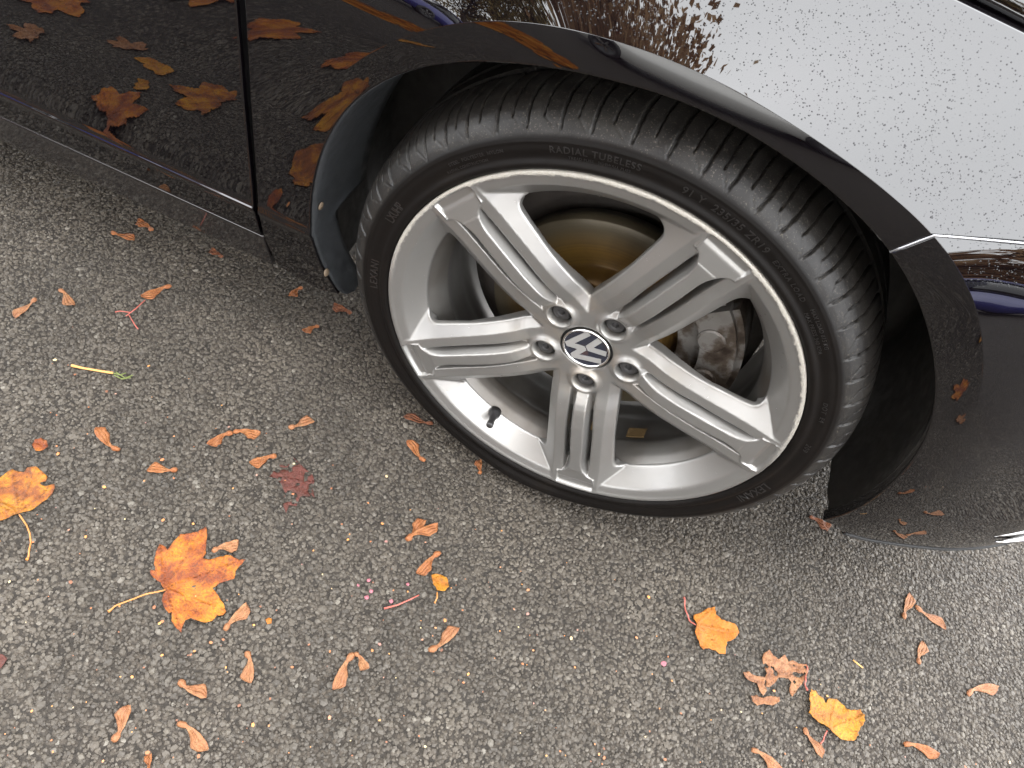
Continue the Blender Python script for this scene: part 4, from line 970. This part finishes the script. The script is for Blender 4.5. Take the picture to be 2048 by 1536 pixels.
M['olive'] = m_foliage('olive_foliage', [(0, (.13, .105, .045)), (.5, (.27, .21, .09)), (1, (.40, .31, .14))])
def litter():
    b = NB('leaf_litter_verge'); v = b.coord('Object'); vo = b.n('TexVoronoi'); vo.inputs['Scale'].default_value = 14; b.l(v, vo.inputs['Vector'])
    sp = b.n('SeparateColor'); b.l(vo.outputs['Color'], sp.inputs[0])
    b.l(b.ramp(sp.outputs[0], [(0, (.10, .035, .012)), (.5, (.26, .095, .025)), (1, (.40, .17, .04))]), b.b.inputs['Base Color']); b.set(Roughness=.7); b.bump(vo.outputs['Distance'], .8, .05); return b.m
KY = -8.2
vg = obj_np('verge', [(-40, -40, .10), (40, -40, .10), (40, KY, .10), (-40, KY, .10), (40, KY, -.05), (-40, KY, -.05)], [(0, 1, 2, 3), (3, 2, 4, 5)], litter(), smooth=False); vg['kind'] = 'structure'
kb = box('kerb', (-40, KY - .01, -.05), (40, KY + .13, .115), m_plastic('kerb_concrete', (.20, .19, .175), .8)); kb['kind'] = 'structure'
# drift of wet leaves blown together on the road
nl = 900; t_ = rng.random(nl); cx_ = -2.6 + 1.9 * t_ + rng.normal(0, .05, nl); cy_ = -2.05 + .55 * t_ + rng.normal(0, .09, nl)
sz_ = rng.uniform(.025, .055, nl); qd = np.array([(-1, -.1, 0), (-.3, -.7, .06), (.7, -.5, 0), (1, .2, .08), (.2, .8, 0), (-.7, .5, .06)]); an = rng.uniform(0, 6.28, nl)
LV = qd[None] * sz_[:, None, None]; LV = np.stack([LV[..., 0] * np.cos(an)[:, None] - LV[..., 1] * np.sin(an)[:, None], LV[..., 0] * np.sin(an)[:, None] + LV[..., 1] * np.cos(an)[:, None], LV[..., 2] + .004 + .03 * rng.random(nl)[:, None] * np.exp(-((cy_ - (-2.05 + .55 * t_)) / .08) ** 2)[:, None]], -1)
LV += np.stack([cx_, cy_, 0 * cx_], 1)[:, None]
dr_ = obj_np('leaf_drift', LV.reshape(-1, 3), (np.arange(nl) * 6)[:, None] + np.arange(6)[None], m_foliage('drift_leaves', [(0, (.20, .06, .015)), (.5, (.38, .13, .025)), (1, (.50, .21, .04))]), smooth=False); dr_['kind'] = 'stuff'
def tree(loc, hgt, cc, cr, ncl, per, mat, label, seed, ls=1.0):
    rs = random.Random(seed); root = tag(empty('autumn_tree', loc), label, 'tree', 'autumn trees across the road')
    V, F = [], []
    def limb(a_, b_, r0, r1, nseg=6, n_=7):
        pts = []
        for i in range(nseg + 1):
            t = i / nseg; p = Vector(a_).lerp(Vector(b_), t); w_ = math.sin(math.pi * t) * (Vector(b_) - Vector(a_)).length * .06
            pts.append(p + Vector((rs.uniform(-w_, w_), rs.uniform(-w_, w_), rs.uniform(-w_, w_) * .4)))
        v, f = tube(pts, [r0 + (r1 - r0) * i / nseg for i in range(nseg + 1)], n_); b0 = len(V); V.extend(v); F.extend([tuple(x + b0 for x in t) for t in f]); return pts
    top_ = (cc[0] * .7, cc[1] * .7, cc[2] + cr[2] * .3); tr = limb((0, 0, -.1), top_, hgt * .024, hgt * .006, 9, 10)
    C = []
    for i in range(ncl):
        d = Vector((rs.gauss(0, 1), rs.gauss(0, 1), rs.gauss(0, 1))).normalized() * (rs.random() ** .45)
        C.append((cc[0] + d.x * cr[0], cc[1] + d.y * cr[1], cc[2] + d.z * cr[2]))
    for c_ in C[:34]:
        st_ = tr[min(9, max(3, int((c_[2] / top_[2]) * 6)))]; limb(st_, c_, hgt * .007, hgt * .0015, 6, 5)
    obj_pd('trunk', V, F, M['bark'], root)
    r2 = np.random.default_rng(seed); nleaf = ncl * per; C = np.array(C)
    cen_ = np.repeat(C, per, 0) + r2.normal(size=(nleaf, 3)) * np.array([cr[0], cr[1], cr[2]]) * .105
    s = (.07 + .09 * r2.random(nleaf)) * ls; Q = random_rot(nleaf)
    quad = np.array([(-1, 0, 0), (0, -.7, .15), (1, 0, 0), (0, .7, .15)])
    LV = cen_[:, None] + s[:, None, None] * np.einsum('nij,kj->nki', Q, quad)
    obj_np('crown', LV.reshape(-1, 3), (np.arange(nleaf) * 4)[:, None] + np.arange(4)[None], mat, root, smooth=False)
    return root
tree((-3.4, -9.6, .1), 17, (.4, 1.2, 10.0), (5.4, 4.4, 6.2), 150, 420, M['autumn'], 'very tall broad autumn tree mirrored in the wing', 5, .95)
tree((-11.0, -9.4, .1), 12, (0, 0, 7.0), (4.2, 3.6, 5.0), 80, 260, M['olive'], 'olive leaved tree farther back along the verge', 6, .85)
tree((10.5, -10.5, .1), 5.6, (0, 0, 3.4), (3.6, 2.0, 2.0), 60, 150, M['autumn'], 'low bushy brown tree behind the blue car ahead', 8)
tree((3.6, -12.5, .1), 6.0, (0, 0, 3.6), (2.8, 2.0, 2.3), 50, 130, M['olive'], 'low olive leaved tree behind the white car', 9)
# cars on the other side of the road
prof_ = [(-2.0, .32), (-2.02, .62), (-1.95, .86), (-1.62, .93), (1.0, .93), (1.75, .80), (2.02, .62), (2.06, .34), (1.75, .22), (-1.75, .22)]
gp = [(-1.75, .935), (-1.35, 1.40), (.15, 1.44), (1.0, .935)]
def loft(name, rings, mat, parent, bev=.03):
    bm = bmesh.new(); vv = [[bm.verts.new(p) for p in r] for r in rings]
    for a_, b_ in zip(vv[:-1], vv[1:]):
        for k_ in range(len(a_)): bm.faces.new((a_[k_], a_[(k_ + 1) % len(a_)], b_[(k_ + 1) % len(a_)], b_[k_]))
    bm.faces.new(vv[0][::-1]); bm.faces.new(vv[-1]); bmesh.ops.recalc_face_normals(bm, faces=bm.faces)
    bmesh.ops.bevel(bm, geom=bm.edges[:], offset=bev, segments=2, affect='EDGES'); return obj_bm(name, bm, mat, parent, True)
def parked(name, loc, col, label):
    bc = tag(empty(name, loc), label, 'car', 'cars parked across the road')
    pm = simple(name + '_paint', col, .3, .1, Coat_Weight=1.0, Coat_Roughness=.04)
    loft('body', [[(x_ * .97, y_, z_) for x_, z_ in prof_] if abs(y_) > .8 else [(x_, y_, z_) for x_, z_ in prof_] for y_ in (-.86, -.78, .78, .86)], pm, bc)
    loft('windows', [[(x_, y_ * (1 - .18 * (z_ > 1)), z_) for x_, z_ in gp] for y_ in (-.76, .76)], M['glass'], bc, .03)
    loft('roof', [[(x_ * .96, y_, z_) for x_, z_ in ((-1.38, 1.41), (-1.2, 1.465), (.05, 1.485), (.2, 1.445))] for y_ in (-.62, .62)], pm, bc, .01)
    for sy in (-1, 1):
        for x0_, x1_ in ((-.42, -.34), (-1.40, -1.28)):
            loft('window_pillar', [[(x_, sy * yy, z_) for x_, z_ in ((x0_, .93), (x1_, .93), (x1_ + .02, 1.42), (x0_ + .02, 1.42))] for yy in (.60, .775)], pm, bc, .005)
    for x_ in (-1.25, 1.28):
        for sy in (-1, 1):
            V, F = lathe([(.001, .03), (.19, .03), (.205, .05), (.30, .05), (.325, .02), (.325, -.15), (.001, -.15)], 32)
            V = V * np.array([1, -sy, 1]) + np.array([x_, sy * .84, .325]); obj_np('tyre', V, F[:, ::-1] if sy > 0 else F, M['valve'], bc)
            for k_ in range(5):
                a_ = k_ * 2 * math.pi / 5; bm = bmesh.new(); bmesh.ops.create_cube(bm, size=1)
                for v in bm.verts:
                    q = Vector((.10 + v.co.x * .19, v.co.z * .05)); v.co = Vector((x_ + q.x * math.cos(a_) - q.y * math.sin(a_), sy * (.885 + v.co.y * .02), .325 + q.x * math.sin(a_) + q.y * math.cos(a_)))
                obj_bm('wheel_spoke', bm, M['chrome'], bc)
    for sy in (.55, -.55): box('headlamp', (1.93, sy - .2, .60), (2.03, sy + .2, .72), M['chrome'], bc, .02)
    return bc
parked('blue_car', (6.6, -5.3, 0), (.032, .036, .20), 'dark blue hatchback across the road, mirrored in the bumper')
parked('purple_blue_car', (-6.0, -6.0, 0), (.045, .045, .22), 'blue hatchback across the road, mirrored in the rear of the wing')
parked('white_car', (.1, -5.0, 0), (.80, .78, .73), 'cream white hatchback across the road, mirrored in the arch flare')
